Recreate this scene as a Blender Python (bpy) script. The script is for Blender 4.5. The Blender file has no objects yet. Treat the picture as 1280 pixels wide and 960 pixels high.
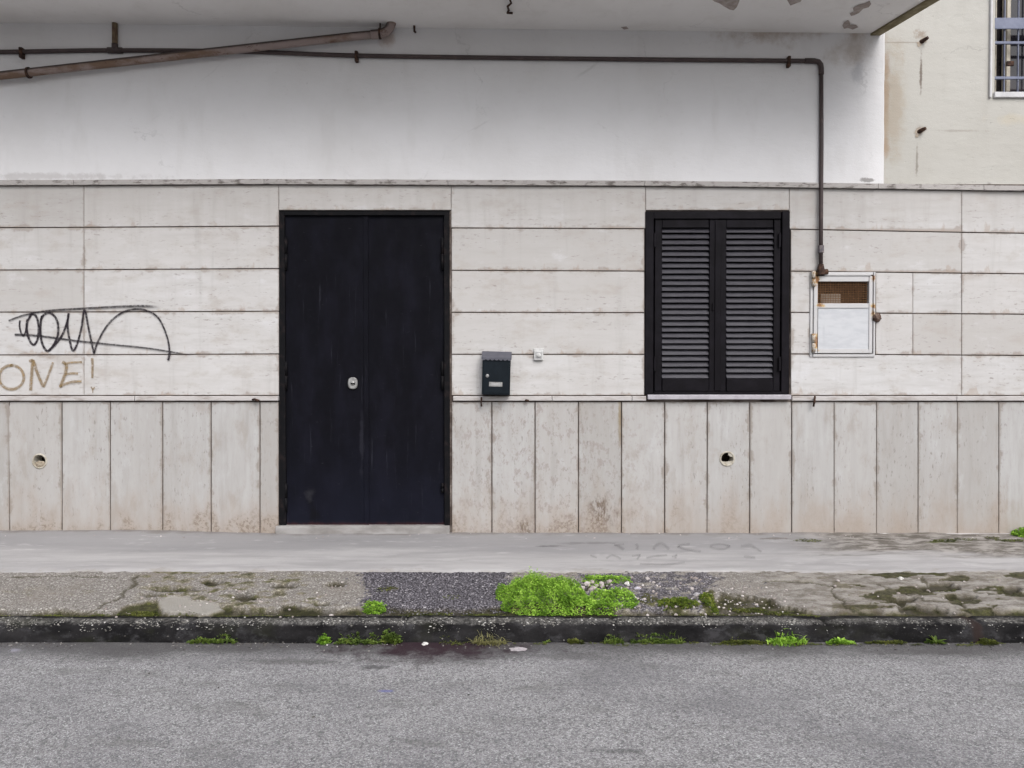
import bpy, bmesh, math, random
from mathutils import Vector, Matrix, noise as mnoise

R = random.Random(7)
scene = bpy.context.scene
COL = scene.collection
rad = math.radians

# ------------------------------------------------------------------ camera
F = 967.0            # focal length in pixels of a 1280 px wide picture
D, H = 5.4, 1.3
PITCH = rad(1.0)
cam_d = bpy.data.cameras.new('camera')
cam_d.sensor_width = 36.0
cam_d.lens = 36.0 * F / 1280.0
cam_d.clip_start, cam_d.clip_end = 0.05, 2000.0
cam = bpy.data.objects.new('camera', cam_d)
cam.location = (0, -D, H)
cam.rotation_euler = (math.pi / 2 - PITCH, 0, 0)
COL.objects.link(cam)
scene.camera = cam
CP, SP = math.cos(PITCH), math.sin(PITCH)


def ray(px, py):
    a, b = (px - 640) / F, (480 - py) / F
    return a, CP + b * SP, -SP + b * CP


def P(px, py, Y=0.0):
    """measured point of the photograph carried onto the upright plane y = Y"""
    dx, dy, dz = ray(px, py)
    t = (Y + D) / dy
    return Vector((dx * t, Y, H + dz * t))


def X(px, Y=0.0): return P(px, 463, Y).x
def Z(py, Y=0.0): return P(640, py, Y).z


def on_plane(px, py, p0, n):
    d = Vector(ray(px, py))
    o = Vector((0, -D, H))
    t = (p0 - o).dot(n) / d.dot(n)
    return o + d * t


def project(v):
    x, y, z = v[0], v[1] + D, v[2] - H
    zf = y * CP - z * SP
    up = y * SP + z * CP
    return 640 + F * x / zf, 480 - F * up / zf


# ground profile: road at z = 0, kerb, then a gently rising pavement up to the wall
_r = ray(640, 803); YK = -D + _r[1] * (-H / _r[2])           # kerb foot
KT = P(640, 778.5, YK + 0.02)                                  # kerb top, front edge
KB = P(640, 770, YK + 0.15)                                    # kerb top, back edge
WB = P(640, 668, -0.02)                                        # foot of the wall
PAV_N = Vector((0, -(WB.z - KB.z), (WB.y - KB.y))).normalized()


def pav_z(y): return KB.z + (y - KB.y) * (WB.z - KB.z) / (WB.y - KB.y)
def G(px, py, dz=0.0): return on_plane(px, py, KB + Vector((0, 0, dz)), PAV_N)
def Rd(px, py, z=0.0): return on_plane(px, py, Vector((0, 0, z)), Vector((0, 0, 1)))


YV = G(640, 718).y      # line where the concrete strip meets the broken verge


def fbm(x, y, z=0.0, o=4):
    return mnoise.fractal(Vector((x, y, z)), 1.0, 2.0, o, noise_basis='PERLIN_ORIGINAL')


def sstep(a, b, x):
    if a == b: return 0.0
    t = min(1, max(0, (x - a) / (b - a)))
    return t * t * (3 - 2 * t)


# ------------------------------------------------------------------ node helper
class Mat:
    def __init__(s, name, rough=0.8, spec=0.3, metal=0.0):
        s.m = bpy.data.materials.new(name)
        s.m.use_nodes = True
        s.t = s.m.node_tree
        s.t.nodes.clear()
        s.out = s.t.nodes.new('ShaderNodeOutputMaterial')
        s.b = s.t.nodes.new('ShaderNodeBsdfPrincipled')
        s.t.links.new(s.b.outputs[0], s.out.inputs[0])
        s.b.inputs['Roughness'].default_value = rough
        s.b.inputs['Specular IOR Level'].default_value = spec
        s.b.inputs['Metallic'].default_value = metal
        s._tc = None

    def n(s, t): return s.t.nodes.new(t)

    def put(s, sock, v):
        if isinstance(v, bpy.types.NodeSocket): s.t.links.new(v, sock)
        elif v is not None:
            if isinstance(v, (tuple, list)) and len(v) == 3 and sock.type == 'RGBA': v = (*v, 1)
            sock.default_value = v

    def obj(s):
        if s._tc is None: s._tc = s.n('ShaderNodeTexCoord')
        return s._tc.outputs['Object']

    def uv(s):
        if s._tc is None: s._tc = s.n('ShaderNodeTexCoord')
        return s._tc.outputs['UV']

    def attr(s, name, out='Fac'):
        a = s.n('ShaderNodeAttribute'); a.attribute_name = name
        return a.outputs[out]

    def xyz(s, v):
        a = s.n('ShaderNodeSeparateXYZ'); s.put(a.inputs[0], v); return a.outputs

    def rgb(s, v):
        a = s.n('ShaderNodeSeparateColor'); s.put(a.inputs[0], v); return a.outputs

    def scale(s, v, sc, off=None):
        a = s.n('ShaderNodeVectorMath'); a.operation = 'MULTIPLY'
        s.put(a.inputs[0], v); a.inputs[1].default_value = sc
        v = a.outputs[0]
        if off is not None:
            b = s.n('ShaderNodeVectorMath'); b.operation = 'ADD'
            s.put(b.inputs[0], v); s.put(b.inputs[1], off); v = b.outputs[0]
        return v

    def noise(s, v, scale=5, detail=4, rough=0.55, dist=0.0):
        a = s.n('ShaderNodeTexNoise')
        s.put(a.inputs['Vector'], v); a.inputs['Scale'].default_value = scale
        a.inputs['Detail'].default_value = detail; a.inputs['Roughness'].default_value = rough
        a.inputs['Distortion'].default_value = dist
        return a.outputs['Fac']

    def vor(s, v, scale=5, feature='F1', out='Distance', rnd=1.0):
        a = s.n('ShaderNodeTexVoronoi'); a.feature = feature
        s.put(a.inputs['Vector'], v); a.inputs['Scale'].default_value = scale
        a.inputs['Randomness'].default_value = rnd
        return a.outputs[out]

    def ma(s, op, a, b=None, c=None, clamp=False):
        q = s.n('ShaderNodeMath'); q.operation = op; q.use_clamp = clamp
        s.put(q.inputs[0], a)
        if b is not None: s.put(q.inputs[1], b)
        if c is not None: s.put(q.inputs[2], c)
        return q.outputs[0]

    def map(s, v, a, b, c=0.0, d=1.0, smooth=True):
        q = s.n('ShaderNodeMapRange'); q.clamp = True
        q.interpolation_type = 'SMOOTHSTEP' if smooth else 'LINEAR'
        s.put(q.inputs[0], v)
        for i, k in enumerate((a, b, c, d)): q.inputs[i + 1].default_value = k
        return q.outputs[0]

    def mix(s, f, a, b, mode='MIX'):
        q = s.n('ShaderNodeMix'); q.data_type = 'RGBA'; q.blend_type = mode
        s.put(q.inputs['Factor'], f); s.put(q.inputs[6], a); s.put(q.inputs[7], b)
        return q.outputs[2]

    def ramp(s, v, *stops):
        q = s.n('ShaderNodeValToRGB'); s.put(q.inputs[0], v)
        el = q.color_ramp.elements
        while len(el) < len(stops): el.new(0.5)
        for e, (p, c) in zip(el, stops):
            e.position = p; e.color = (*c, 1)
        return q.outputs[0]

    def color(s, c): s.put(s.b.inputs['Base Color'], c); return s
    def rough(s, c): s.put(s.b.inputs['Roughness'], c); return s

    def bump(s, h, strength=0.3, dist=0.01, normal=None):
        q = s.n('ShaderNodeBump'); q.inputs['Strength'].default_value = strength
        q.inputs['Distance'].default_value = dist
        s.put(q.inputs['Height'], h)
        if normal is not None: s.put(q.inputs['Normal'], normal)
        s.t.links.new(q.outputs[0], s.b.inputs['Normal'])
        return q.outputs[0]

    def spot(s, c, r, soft=0.5, wob=0.25, wscale=4):
        """mask with a shape of its own round world point c, radii r"""
        v = s.n('ShaderNodeVectorMath'); v.operation = 'SUBTRACT'
        s.put(v.inputs[0], s.obj()); v.inputs[1].default_value = c
        q = s.scale(v.outputs[0], tuple(1 / k for k in r))
        l = s.n('ShaderNodeVectorMath'); l.operation = 'LENGTH'; s.put(l.inputs[0], q)
        d = s.ma('ADD', l.outputs['Value'], s.ma('MULTIPLY', s.ma('SUBTRACT', s.noise(s.obj(), wscale, 8, 0.68), 0.5), wob * 8))
        return s.map(d, 1.0, 1.0 - soft)

    def alpha(s, a):
        tr = s.n('ShaderNodeBsdfTransparent'); mx = s.n('ShaderNodeMixShader')
        s.put(mx.inputs[0], a); s.t.links.new(tr.outputs[0], mx.inputs[1]); s.t.links.new(s.b.outputs[0], mx.inputs[2])
        s.t.links.new(mx.outputs[0], s.out.inputs[0])
        return s


# ------------------------------------------------------------------ mesh helper
class MB:
    def __init__(s):
        s.v, s.f, s.uv, s.fa, s.sm, s.va = [], [], {}, {}, set(), None

    def face(s, idx, uv=None, fa=None, smooth=False):
        k = len(s.f); s.f.append(tuple(idx))
        if uv: s.uv[k] = uv
        if fa: s.fa[k] = fa
        if smooth: s.sm.add(k)

    def add(s, pts):
        b = len(s.v); s.v.extend([tuple(p) for p in pts]); return list(range(b, b + len(pts)))

    def from_bm(s, bm, mat=None, smooth=False):
        b = len(s.v); bm.verts.index_update()
        for v in bm.verts:
            s.v.append(tuple(mat @ v.co) if mat is not None else tuple(v.co))
        for f in bm.faces: s.face([b + v.index for v in f.verts], smooth=smooth)
        bm.free()

    def box(s, x0, x1, y0, y1, z0, z1, bev=0.0, mat=None, seg=1):
        bm = bmesh.new(); bmesh.ops.create_cube(bm, size=1)
        for v in bm.verts:
            v.co = Vector(((x0 + x1) / 2 + v.co.x * (x1 - x0), (y0 + y1) / 2 + v.co.y * (y1 - y0), (z0 + z1) / 2 + v.co.z * (z1 - z0)))
        if bev: bmesh.ops.bevel(bm, geom=bm.edges[:], offset=bev, segments=seg, affect='EDGES', profile=0.5)
        s.from_bm(bm, mat)

    def pxbox(s, px0, px1, py0, py1, yf, yb, bev=0.0, seg=1):
        """box whose front face covers the measured rectangle at depth yf"""
        a, b = P(px0, py1, yf), P(px1, py0, yf)
        s.box(a.x, b.x, yf, yb, a.z, b.z, bev, None, seg)

    def tube(s, pts, r, n=12, cap=True, smooth=True):
        pts = [Vector(p) for p in pts]
        rs = r if isinstance(r, (list, tuple)) else [r] * len(pts)
        t = (pts[1] - pts[0]).normalized()
        u = t.orthogonal().normalized(); rings = []
        for i, p in enumerate(pts):
            if i == 0: tn = pts[1] - pts[0]
            elif i == len(pts) - 1: tn = pts[-1] - pts[-2]
            else: tn = (pts[i + 1] - p).normalized() + (p - pts[i - 1]).normalized()
            tn.normalize()
            u = (u - tn * u.dot(tn)).normalized(); w = tn.cross(u)
            rings.append(s.add([p + (u * math.cos(2 * math.pi * k / n) + w * math.sin(2 * math.pi * k / n)) * rs[i] for k in range(n)]))
        for a, b in zip(rings, rings[1:]):
            for k in range(n): s.face((a[k], a[(k + 1) % n], b[(k + 1) % n], b[k]), smooth=smooth)
        if cap: s.face(rings[0][::-1]); s.face(rings[-1])

    def lathe(s, o, axis, prof, n=20, smooth=True):
        """prof = [(distance along axis, radius)]"""
        o, t = Vector(o), Vector(axis).normalized(); u = t.orthogonal().normalized(); w = t.cross(u); rings = []
        for h, r in prof:
            rings.append(s.add([o + t * h + (u * math.cos(2 * math.pi * k / n) + w * math.sin(2 * math.pi * k / n)) * max(r, 1e-4) for k in range(n)]))
        for a, b in zip(rings, rings[1:]):
            for k in range(n): s.face((a[k], a[(k + 1) % n], b[(k + 1) % n], b[k]), smooth=smooth)

    def prism(s, front, back):
        a, b = s.add(front), s.add(back); n = len(a)
        s.face(a); s.face(b[::-1])
        for k in range(n): s.face((a[k], b[k], b[(k + 1) % n], a[(k + 1) % n]))

    def build(s, name, mat, parent=None, base=None):
        me = bpy.data.meshes.new(name)
        me.from_pydata(s.v, [], s.f)
        if s.uv:
            l = me.uv_layers.new(name='UVMap')
            for k, uv in s.uv.items():
                for li, c in zip(me.polygons[k].loop_indices, uv): l.data[li].uv = c
        if s.fa:
            a = me.attributes.new('slab', 'FLOAT_COLOR', 'FACE')
            for k, c in s.fa.items(): a.data[k].color = (*c, 1)
        if s.va:
            a = me.attributes.new('mask', 'FLOAT_COLOR', 'POINT')
            a.data.foreach_set('color', [c for q in s.va for c in q])
        if s.sm:
            me.polygons.foreach_set('use_smooth', [i in s.sm for i in range(len(me.polygons))])
        bm = bmesh.new(); bm.from_mesh(me); bmesh.ops.recalc_face_normals(bm, faces=bm.faces[:]); bm.to_mesh(me); bm.free()
        m = mat.m if isinstance(mat, Mat) else mat
        if m: me.materials.append(m)
        o = bpy.data.objects.new(name, me); COL.objects.link(o)
        if parent is not None:
            o.parent = parent
            if parent.type == 'EMPTY': o.matrix_parent_inverse = Matrix.Translation(-Vector(parent.location))
        return o


def thing(name, label, cat, loc, group=None):
    o = bpy.data.objects.new(name, None); COL.objects.link(o)
    o.location = loc; o.empty_display_size = 0.1
    return tag(o, label, cat, group)


def tag(o, label, cat, group=None, kind=None):
    if label: o['label'] = label
    if cat: o['category'] = cat
    if group: o['group'] = group
    if kind: o['kind'] = kind
    return o


def smooth_path(pts, k=8):
    out = []
    q = [pts[0]] + list(pts) + [pts[-1]]
    for i in range(1, len(q) - 2):
        for j in range(k):
            t = j / k
            c = []
            for d in range(len(pts[0])):
                a, b, e, f = q[i - 1][d], q[i][d], q[i + 1][d], q[i + 2][d]
                c.append(0.5 * (2 * b + (e - a) * t + (2 * a - 5 * b + 4 * e - f) * t * t + (3 * b - a - 3 * e + f) * t ** 3))
            out.append(tuple(c))
    out.append(tuple(pts[-1]))
    return out


def stroke(mb, pts, w, place, lift0=0.0, k=8):
    """ribbon of paint: pts in measured pixels, place(px, py, lift) gives the surface point"""
    sp = smooth_path(pts, k); n = len(sp); u = 0; ids = []
    for i, p in enumerate(sp):
        a, b = sp[max(0, i - 1)], sp[min(n - 1, i + 1)]
        tx, ty = b[0] - a[0], b[1] - a[1]; l = math.hypot(tx, ty) or 1
        nx, ny = -ty / l, tx / l
        ww = (w(i / (n - 1)) if callable(w) else w) / 2
        lf = lift0 + 0.00002 * i
        ids.append((mb.add([place(p[0] + nx * ww, p[1] + ny * ww, lf), place(p[0] - nx * ww, p[1] - ny * ww, lf)]), u))
        if i < n - 1: u += math.hypot(sp[i + 1][0] - p[0], sp[i + 1][1] - p[1]) / 180
    tot = ids[-1][1] or 1
    for (a, ua), (b, ub) in zip(ids, ids[1:]):
        mb.face((a[0], b[0], b[1], a[1]), uv=((ua / tot, 1), (ub / tot, 1), (ub / tot, 0), (ua / tot, 0)))


# ------------------------------------------------------------------ materials
def travertine(name, vertical):
    m = Mat(name, 0.62, 0.3)
    sl = m.rgb(m.attr('slab', 'Color'))           # r random, g width, b height of the slab
    o = m.obj()
    off = m.n('ShaderNodeCombineXYZ')
    m.put(off.inputs[0], m.ma('MULTIPLY', sl[0], 37.0)); m.put(off.inputs[2], m.ma('MULTIPLY', sl[0], 71.0))
    off = off.outputs[0]
    st = (6, 1, 0.7) if vertical else (0.7, 1, 6)
    v1 = m.scale(o, st, off)
    veins = m.noise(v1, 3.4, 9, 0.70, 0.25)
    col = m.ramp(veins, (0.28, (0.46, 0.44, 0.425)), (0.46, (0.555, 0.54, 0.53)), (0.70, (0.625, 0.615, 0.61)))
    tint = m.ma('FRACT', m.ma('MULTIPLY', sl[0], 7.31))
    col = m.mix(m.map(tint, 0, 1, 0, 0.55, False), col, (0.56, 0.53, 0.505))
    col = m.mix(m.map(sl[0], 0.62, 0.95, 0, 0.55), col, (0.44, 0.415, 0.39))
    big = m.noise(o, 1.1, 4, 0.55)
    col = m.mix(m.map(big, 0.35, 0.72, 0, 0.45), col, (0.46, 0.43, 0.405))
    wash = m.noise(m.scale(o, (2.4, 1, 1.1) if vertical else (1.2, 1, 2.4), off), 2.8, 8, 0.70)
    col = m.mix(m.map(wash, 0.50, 0.68, 0, 0.62), col, (0.43, 0.385, 0.345))
    col = m.mix(m.map(wash, 0.44, 0.30, 0, 0.45), col, (0.66, 0.655, 0.665))
    # open pores of the stone: small dark dashes gathered in patches
    st2 = (13, 1, 4) if vertical else (4, 1, 13)
    pits = m.noise(m.scale(o, st2, off), 5.0, 6, 0.68)
    patch = m.noise(m.scale(o, st, off), 1.3, 3, 0.5)
    pit = m.ma('MULTIPLY', m.map(pits, 0.57, 0.65), m.map(patch, 0.38, 0.62))
    col = m.mix(m.ma('MULTIPLY', pit, 0.66), col, (0.29, 0.25, 0.23))
    # grey weathering streaks, rain running down
    run = m.noise(m.scale(o, (7, 1, 0.6)), 1.6, 6, 0.62)
    col = m.mix(m.ma('MULTIPLY', m.map(run, 0.52, 0.72), 0.38), col, (0.40, 0.375, 0.355))
    # grime along the joints
    uv = m.xyz(m.uv())
    ex = m.ma('MINIMUM', uv[0], m.ma('SUBTRACT', sl[1], uv[0]))
    ez = m.ma('MINIMUM', uv[1], m.ma('SUBTRACT', sl[2], uv[1]))
    e = m.ma('MINIMUM', ex, ez)
    gn = m.noise(o, 9, 6, 0.65)
    ed = m.ma('SUBTRACT', e, m.ma('MULTIPLY', m.map(gn, 0.45, 0.75), 0.03))
    col = m.mix(m.ma('MULTIPLY', m.map(ed, 0.010, -0.012), 0.62), col, (0.29, 0.235, 0.195))
    if vertical:
        z = m.xyz(o)[2]
        n2 = m.noise(m.scale(o, (2.5, 1, 1.2)), 2.2, 7, 0.62)
        h = m.ma('SUBTRACT', m.ma('SUBTRACT', z, WB.z), m.ma('MULTIPLY', m.map(n2, 0.25, 0.8), 0.34))
        col = m.mix(m.ma('MULTIPLY', m.map(h, 0.24, -0.24), 0.72), col, (0.45, 0.365, 0.30))
        spl = m.noise(o, 60, 4, 0.7)
        h2 = m.ma('SUBTRACT', m.ma('SUBTRACT', z, WB.z), m.ma('MULTIPLY', m.map(n2, 0.35, 0.8), 0.42))
        col = m.mix(m.ma('MULTIPLY', m.ma('MULTIPLY', m.map(h2, 0.02, -0.14), m.ma('MULTIPLY', m.map(spl, 0.46, 0.6), m.map(m.xyz(o)[0], X(1000), X(760), 0.15, 1.0))), 0.65), col, (0.235, 0.175, 0.125))
        # dark crumbly weathering on the slabs right of the door
        w = m.map(m.xyz(o)[0], X(545), X(600)); w = m.ma('MULTIPLY', w, m.map(m.xyz(o)[0], X(860), X(740)))
        fl = m.noise(m.scale(o, (1.6, 1, 1), off), 17, 8, 0.72)
        col = m.mix(m.ma('MULTIPLY', m.ma('MULTIPLY', w, m.map(fl, 0.53, 0.60)), 0.5), col, (0.34, 0.275, 0.25))
        for c, r in ((P(752, 640), (0.14, 1, 0.17)), (P(655, 660), (0.08, 1, 0.1))):
            col = m.mix(m.ma('MULTIPLY', m.ma('MULTIPLY', m.spot(c, r, 0.9, 0.3, 12), m.map(m.noise(m.scale(o, (3, 1, 1)), 25, 6, 0.7), 0.42, 0.6)), 0.85), col, (0.16, 0.11, 0.075))
        col = m.mix(m.ma('MULTIPLY', m.spot(P(774.0, 520), (0.022, 1, 0.26), 0.8, 0.3, 10), 0.75), col, (0.31, 0.23, 0.12))
    else:
        # brown dirt caught above the joints of the upper courses
        d = m.ma('SUBTRACT', uv[1], m.ma('MULTIPLY', m.map(m.noise(m.scale(o, (3, 1, 1)), 4, 6, 0.65), 0.5, 0.75), 0.09))
        col = m.mix(m.ma('MULTIPLY', m.map(d, 0.01, -0.03), 0.42), col, (0.36, 0.27, 0.20))
        # the courses under the ledge carry more soot
        z = m.xyz(o)[2]
        hh = m.ma('ADD', m.ma('SUBTRACT', z, Z(285)), m.ma('MULTIPLY', m.ma('SUBTRACT', run, 0.5), 0.6))
        col = m.mix(m.ma('MULTIPLY', m.map(hh, -0.15, 0.3), 0.45), col, (0.41, 0.38, 0.35))
    col = m.mix(1.0, col, (0.655, 0.662, 0.658) if vertical else (0.815, 0.825, 0.828), 'MULTIPLY')
    m.color(col)
    m.rough(m.map(pit, 0, 1, 0.55, 0.9))
    hgt = m.ma('SUBTRACT', m.ma('MULTIPLY', veins, 0.4), m.ma('ADD', pit, m.ma('MULTIPLY', m.noise(o, 120, 3, 0.6), 0.35)))
    m.bump(hgt, 0.35, 0.002)
    return m


def plaster(name, base, dark, blotch=0.35, stains=()):
    m = Mat(name, 0.9, 0.2)
    o = m.obj()
    a = m.noise(o, 1.3, 6, 0.6); b = m.noise(m.scale(o, (3, 3, 0.7)), 2.0, 6, 0.6); c = m.noise(o, 14, 5, 0.6)
    col = m.mix(m.map(a, 0.4, 0.75, 0, blotch), base, dark)
    col = m.mix(m.map(b, 0.52, 0.75, 0, blotch * 0.8), col, dark)
    col = m.mix(m.map(c, 0.62, 0.75, 0, 0.25), col, dark)
    for (cc, r, kc, amt, soft, wob, ws) in stains:
        col = m.mix(m.ma('MULTIPLY', m.spot(cc, r, soft, wob, ws), amt), col, kc)
    # hairline cracks and trowel marks
    cw = m.scale(o, (0.55, 1, 0.8), m.scale(m.noise(o, 2.5, 5, 0.6), (0.5, 0, 0.5)))
    ck = m.vor(cw, 1.1, 'DISTANCE_TO_EDGE')
    col = m.mix(m.ma('MULTIPLY', m.map(ck, 0.005, 0.0, 0, 0.25), m.map(m.noise(o, 1.7, 3, 0.5), 0.5, 0.62)), col, tuple(k * 0.45 for k in dark))
    fl = m.noise(m.scale(o, (1, 1, 1.6)), 26, 7, 0.72)
    col = m.mix(m.map(fl, 0.62, 0.72, 0, 0.35), col, tuple(k * 0.72 for k in dark))
    m.color(col)
    m.bump(m.ma('ADD', m.ma('ADD', m.noise(m.scale(o, (1, 1, 2)), 5, 5, 0.6), m.ma('MULTIPLY', m.noise(o, 160, 3, 0.6), 0.2)), m.ma('MULTIPLY', m.map(fl, 0.62, 0.72), -0.3)), 0.55, 0.010)
    return m


def simple(name, c1, c2, scale=8, rough=0.7, spec=0.3, bump=0.1, metal=0.0, lo=0.4, hi=0.7, dist=0.002, st=(1, 1, 1)):
    m = Mat(name, rough, spec, metal)
    v = m.scale(m.obj(), st)
    nz = m.noise(v, scale, 6, 0.62)
    m.color(m.mix(m.map(nz, lo, hi), c1, c2))
    if bump: m.bump(m.noise(v, scale * 6, 4, 0.6), bump, dist)
    return m


M_upper = travertine('travertine_courses', False)
M_lower = travertine('travertine_plinth', True)
M_core = simple('joint_mortar', (0.062, 0.047, 0.040), (0.20, 0.17, 0.15), 5, 0.95, 0.1, 0.3, 0, 0.46, 0.66)
M_ledge = simple('ledge_stone', (0.42, 0.40, 0.39), (0.28, 0.25, 0.23), 14, 0.75, 0.3, 0.3, 0, 0.45, 0.72, 0.004, (0.6, 1, 2))
M_top = simple('ledge_cement', (0.36, 0.34, 0.325), (0.13, 0.115, 0.105), 30, 0.9, 0.2, 0.5, 0, 0.48, 0.68, 0.006, (0.5, 1, 1.5))
M_sill = simple('sill_marble', (0.36, 0.345, 0.37), (0.28, 0.265, 0.285), 20, 0.5, 0.4, 0.1)
M_step = simple('step_stone', (0.30, 0.29, 0.28), (0.17, 0.158, 0.148), 9, 0.8, 0.3, 0.4, 0, 0.35, 0.75, 0.005, (0.5, 1, 1))
M_white = plaster('white_plaster', (0.615, 0.61, 0.612), (0.52, 0.51, 0.50), 0.5, [
    (P(1070, 92), (0.06, 1, 0.18), (0.33, 0.33, 0.35), 0.6, 0.9, 0.3, 9),
    (P(1060, 66), (0.22, 1, 0.15), (0.36, 0.31, 0.27), 0.7, 0.9, 0.3, 6),
    (P(980, 40), (0.62, 1, 0.11), (0.33, 0.265, 0.215), 0.8, 0.9, 0.3, 6),
    (P(1082, 226), (0.07, 1, 0.018), (0.20, 0.19, 0.18), 0.8, 0.6, 0.35, 20),
    (P(60, 222), (0.9, 1, 0.03), (0.36, 0.34, 0.33), 0.5, 0.8, 0.4, 14),
    (P(485, 52), (0.07, 1, 0.09), (0.36, 0.26, 0.21), 0.6, 0.9, 0.3, 10)])
M_cream = plaster('cream_render', (0.425, 0.415, 0.382), (0.355, 0.34, 0.305), 0.6, [
    (P(1106, 130), (0.035, 1, 0.62), (0.29, 0.19, 0.115), 0.75, 0.75, 0.35, 5),
    (P(1118, 130), (0.10, 1, 0.55), (0.35, 0.30, 0.235), 0.7, 0.8, 0.3, 6),
    (P(1180, 236), (0.5, 1, 0.035), (0.17, 0.155, 0.14), 0.7, 0.8, 0.5, 12),
    (P(1150, 92), (0.012, 1, 0.18), (0.14, 0.11, 0.09), 0.85, 0.8, 0.35, 16),
    (P(1145, 200), (0.012, 1, 0.16), (0.19, 0.165, 0.14), 0.7, 0.8, 0.35, 16),
    (P(1150, 44), (0.05, 1, 0.035), (0.25, 0.20, 0.155), 0.8, 0.8, 0.35, 16),
    (P(1150, 163), (0.05, 1, 0.04), (0.24, 0.19, 0.15), 0.8, 0.8, 0.35, 16),
    (P(1262, 150), (0.16, 1, 0.05), (0.44, 0.40, 0.32), 0.6, 0.8, 0.35, 10),
    (P(1200, 164), (0.25, 1, 0.012), (0.27, 0.25, 0.215), 0.5, 0.8, 0.4, 14),
    (P(1125, 54), (0.2, 1, 0.008), (0.24, 0.215, 0.18), 0.6, 0.8, 0.2, 14)])
M_soffit = plaster('soffit_paint', (0.76, 0.745, 0.735), (0.62, 0.595, 0.57), 0.5)
M_peel = simple('bare_concrete', (0.30, 0.255, 0.235), (0.42, 0.375, 0.35), 25, 0.95, 0.2, 0.4)
M_drip = simple('stained_edge', (0.155, 0.13, 0.075), (0.27, 0.235, 0.155), 10, 0.9, 0.2, 0.3)

# door: near-black blue paint, dusty towards its foot, with scuffs
M_door = Mat('door_paint', 0.5, 0.06)
o = M_door.obj(); z = M_door.xyz(o)[2]
c = M_door.mix(M_door.map(M_door.noise(M_door.scale(o, (2, 1, 0.8)), 3, 6, 0.6), 0.4, 0.7), (0.0035, 0.0035, 0.0055), (0.006, 0.006, 0.010))
c = M_door.mix(M_door.ma('MULTIPLY', M_door.map(M_door.ma('ADD', z, M_door.ma('MULTIPLY', M_door.noise(o, 4, 5, 0.6), 0.9)), Z(430), Z(640)), 0.7), c, (0.0085, 0.0095, 0.018))
c = M_door.mix(M_door.ma('MULTIPLY', M_door.map(M_door.noise(M_door.scale(o, (1, 1, 3)), 26, 8, 0.72), 0.63, 0.71), 0.25), c, (0.07, 0.07, 0.08))
c = M_door.mix(M_door.ma('MULTIPLY', M_door.map(M_door.noise(M_door.scale(o, (9, 1, 0.5)), 4, 6, 0.7), 0.60, 0.72), 0.28), c, (0.055, 0.055, 0.07))
for cc, rr, kc in ((P(391, 640), (0.05, 1, 0.14), (0.004, 0.004, 0.005)), (P(388, 618), (0.05, 1, 0.07), (0.022, 0.022, 0.026)), (P(452, 560), (0.02, 1, 0.28), (0.016, 0.016, 0.022))):
    c = M_door.mix(M_door.ma('MULTIPLY', M_door.spot(cc, rr, 0.8, 0.35, 9), 0.75), c, kc)
c = M_door.mix(M_door.ma('MULTIPLY', M_door.map(M_door.ma('ADD', z, M_door.ma('MULTIPLY', M_door.noise(M_door.scale(o, (1, 1, 0.3)), 14, 5, 0.7), 0.05)), Z(647), Z(655)), 0.6), c, (0.075, 0.026, 0.021))
M_door.color(c); M_door.rough(M_door.map(M_door.noise(o, 12, 6, 0.65), 0.3, 0.7, 0.5, 0.72))
M_door.bump(M_door.ma('ADD', M_door.noise(o, 3, 3, 0.5), M_door.ma('MULTIPLY', M_door.noise(o, 90, 4, 0.6), 0.08)), 0.35, 0.006)
M_frame = simple('frame_paint', (0.005, 0.005, 0.006), (0.018, 0.013, 0.013), 18, 0.6, 0.08, 0.2, 0, 0.5, 0.75)
M_shutter = simple('shutter_paint', (0.005, 0.0042, 0.0056), (0.009, 0.0078, 0.0105), 9, 0.55, 0.08, 0.15)
M_louvre = simple('louvre_paint', (0.036, 0.034, 0.042), (0.052, 0.050, 0.058), 11, 0.5, 0.4, 0.15, 0, 0.35, 0.7, 0.002, (1, 1, 6))
M_void = simple('dark_room', (0.006, 0.006, 0.007), (0.01, 0.01, 0.01), 5, 0.9, 0.1, 0)
M_steel = simple('worn_steel', (0.30, 0.30, 0.295), (0.18, 0.175, 0.17), 60, 0.5, 0.3, 0.1, 0.35)
M_pipe = simple('pipe_paint', (0.050, 0.036, 0.035), (0.095, 0.066, 0.060), 16, 0.6, 0.35, 0.3, 0, 0.5, 0.75, 0.003, (0.6, 1, 1))
M_drain = simple('rusty_drain', (0.135, 0.105, 0.098), (0.19, 0.135, 0.10), 7, 0.75, 0.3, 0.4, 0, 0.42, 0.68, 0.004, (0.6, 1, 2))
M_drain = Mat('painted_drain', 0.7, 0.25)
o = M_drain.obj()
c = M_drain.mix(M_drain.map(M_drain.noise(M_drain.scale(o, (0.5, 1, 1.5)), 6, 7, 0.66), 0.42, 0.60), (0.25, 0.20, 0.185), (0.15, 0.098, 0.068))
c = M_drain.mix(M_drain.map(M_drain.noise(M_drain.scale(o, (0.7, 1, 1.5)), 22, 6, 0.7), 0.58, 0.66, 0, 0.7), c, (0.10, 0.055, 0.035))
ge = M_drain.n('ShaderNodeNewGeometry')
dirt = M_drain.ma('ADD', M_drain.xyz(ge.outputs['Normal'])[2], M_drain.ma('MULTIPLY', M_drain.ma('SUBTRACT', M_drain.noise(o, 9, 6, 0.65), 0.5), 0.5))  # upward-facing mask for the painted shade, edge broken by noise
c = M_drain.mix(M_drain.map(dirt, 0.02, 0.42, 0, 0.92), c, (0.045, 0.034, 0.030))      # shade under the soffit painted into the upper side
M_drain.color(c); M_drain.bump(M_drain.noise(o, 45, 5, 0.65), 0.5, 0.004)
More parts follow.
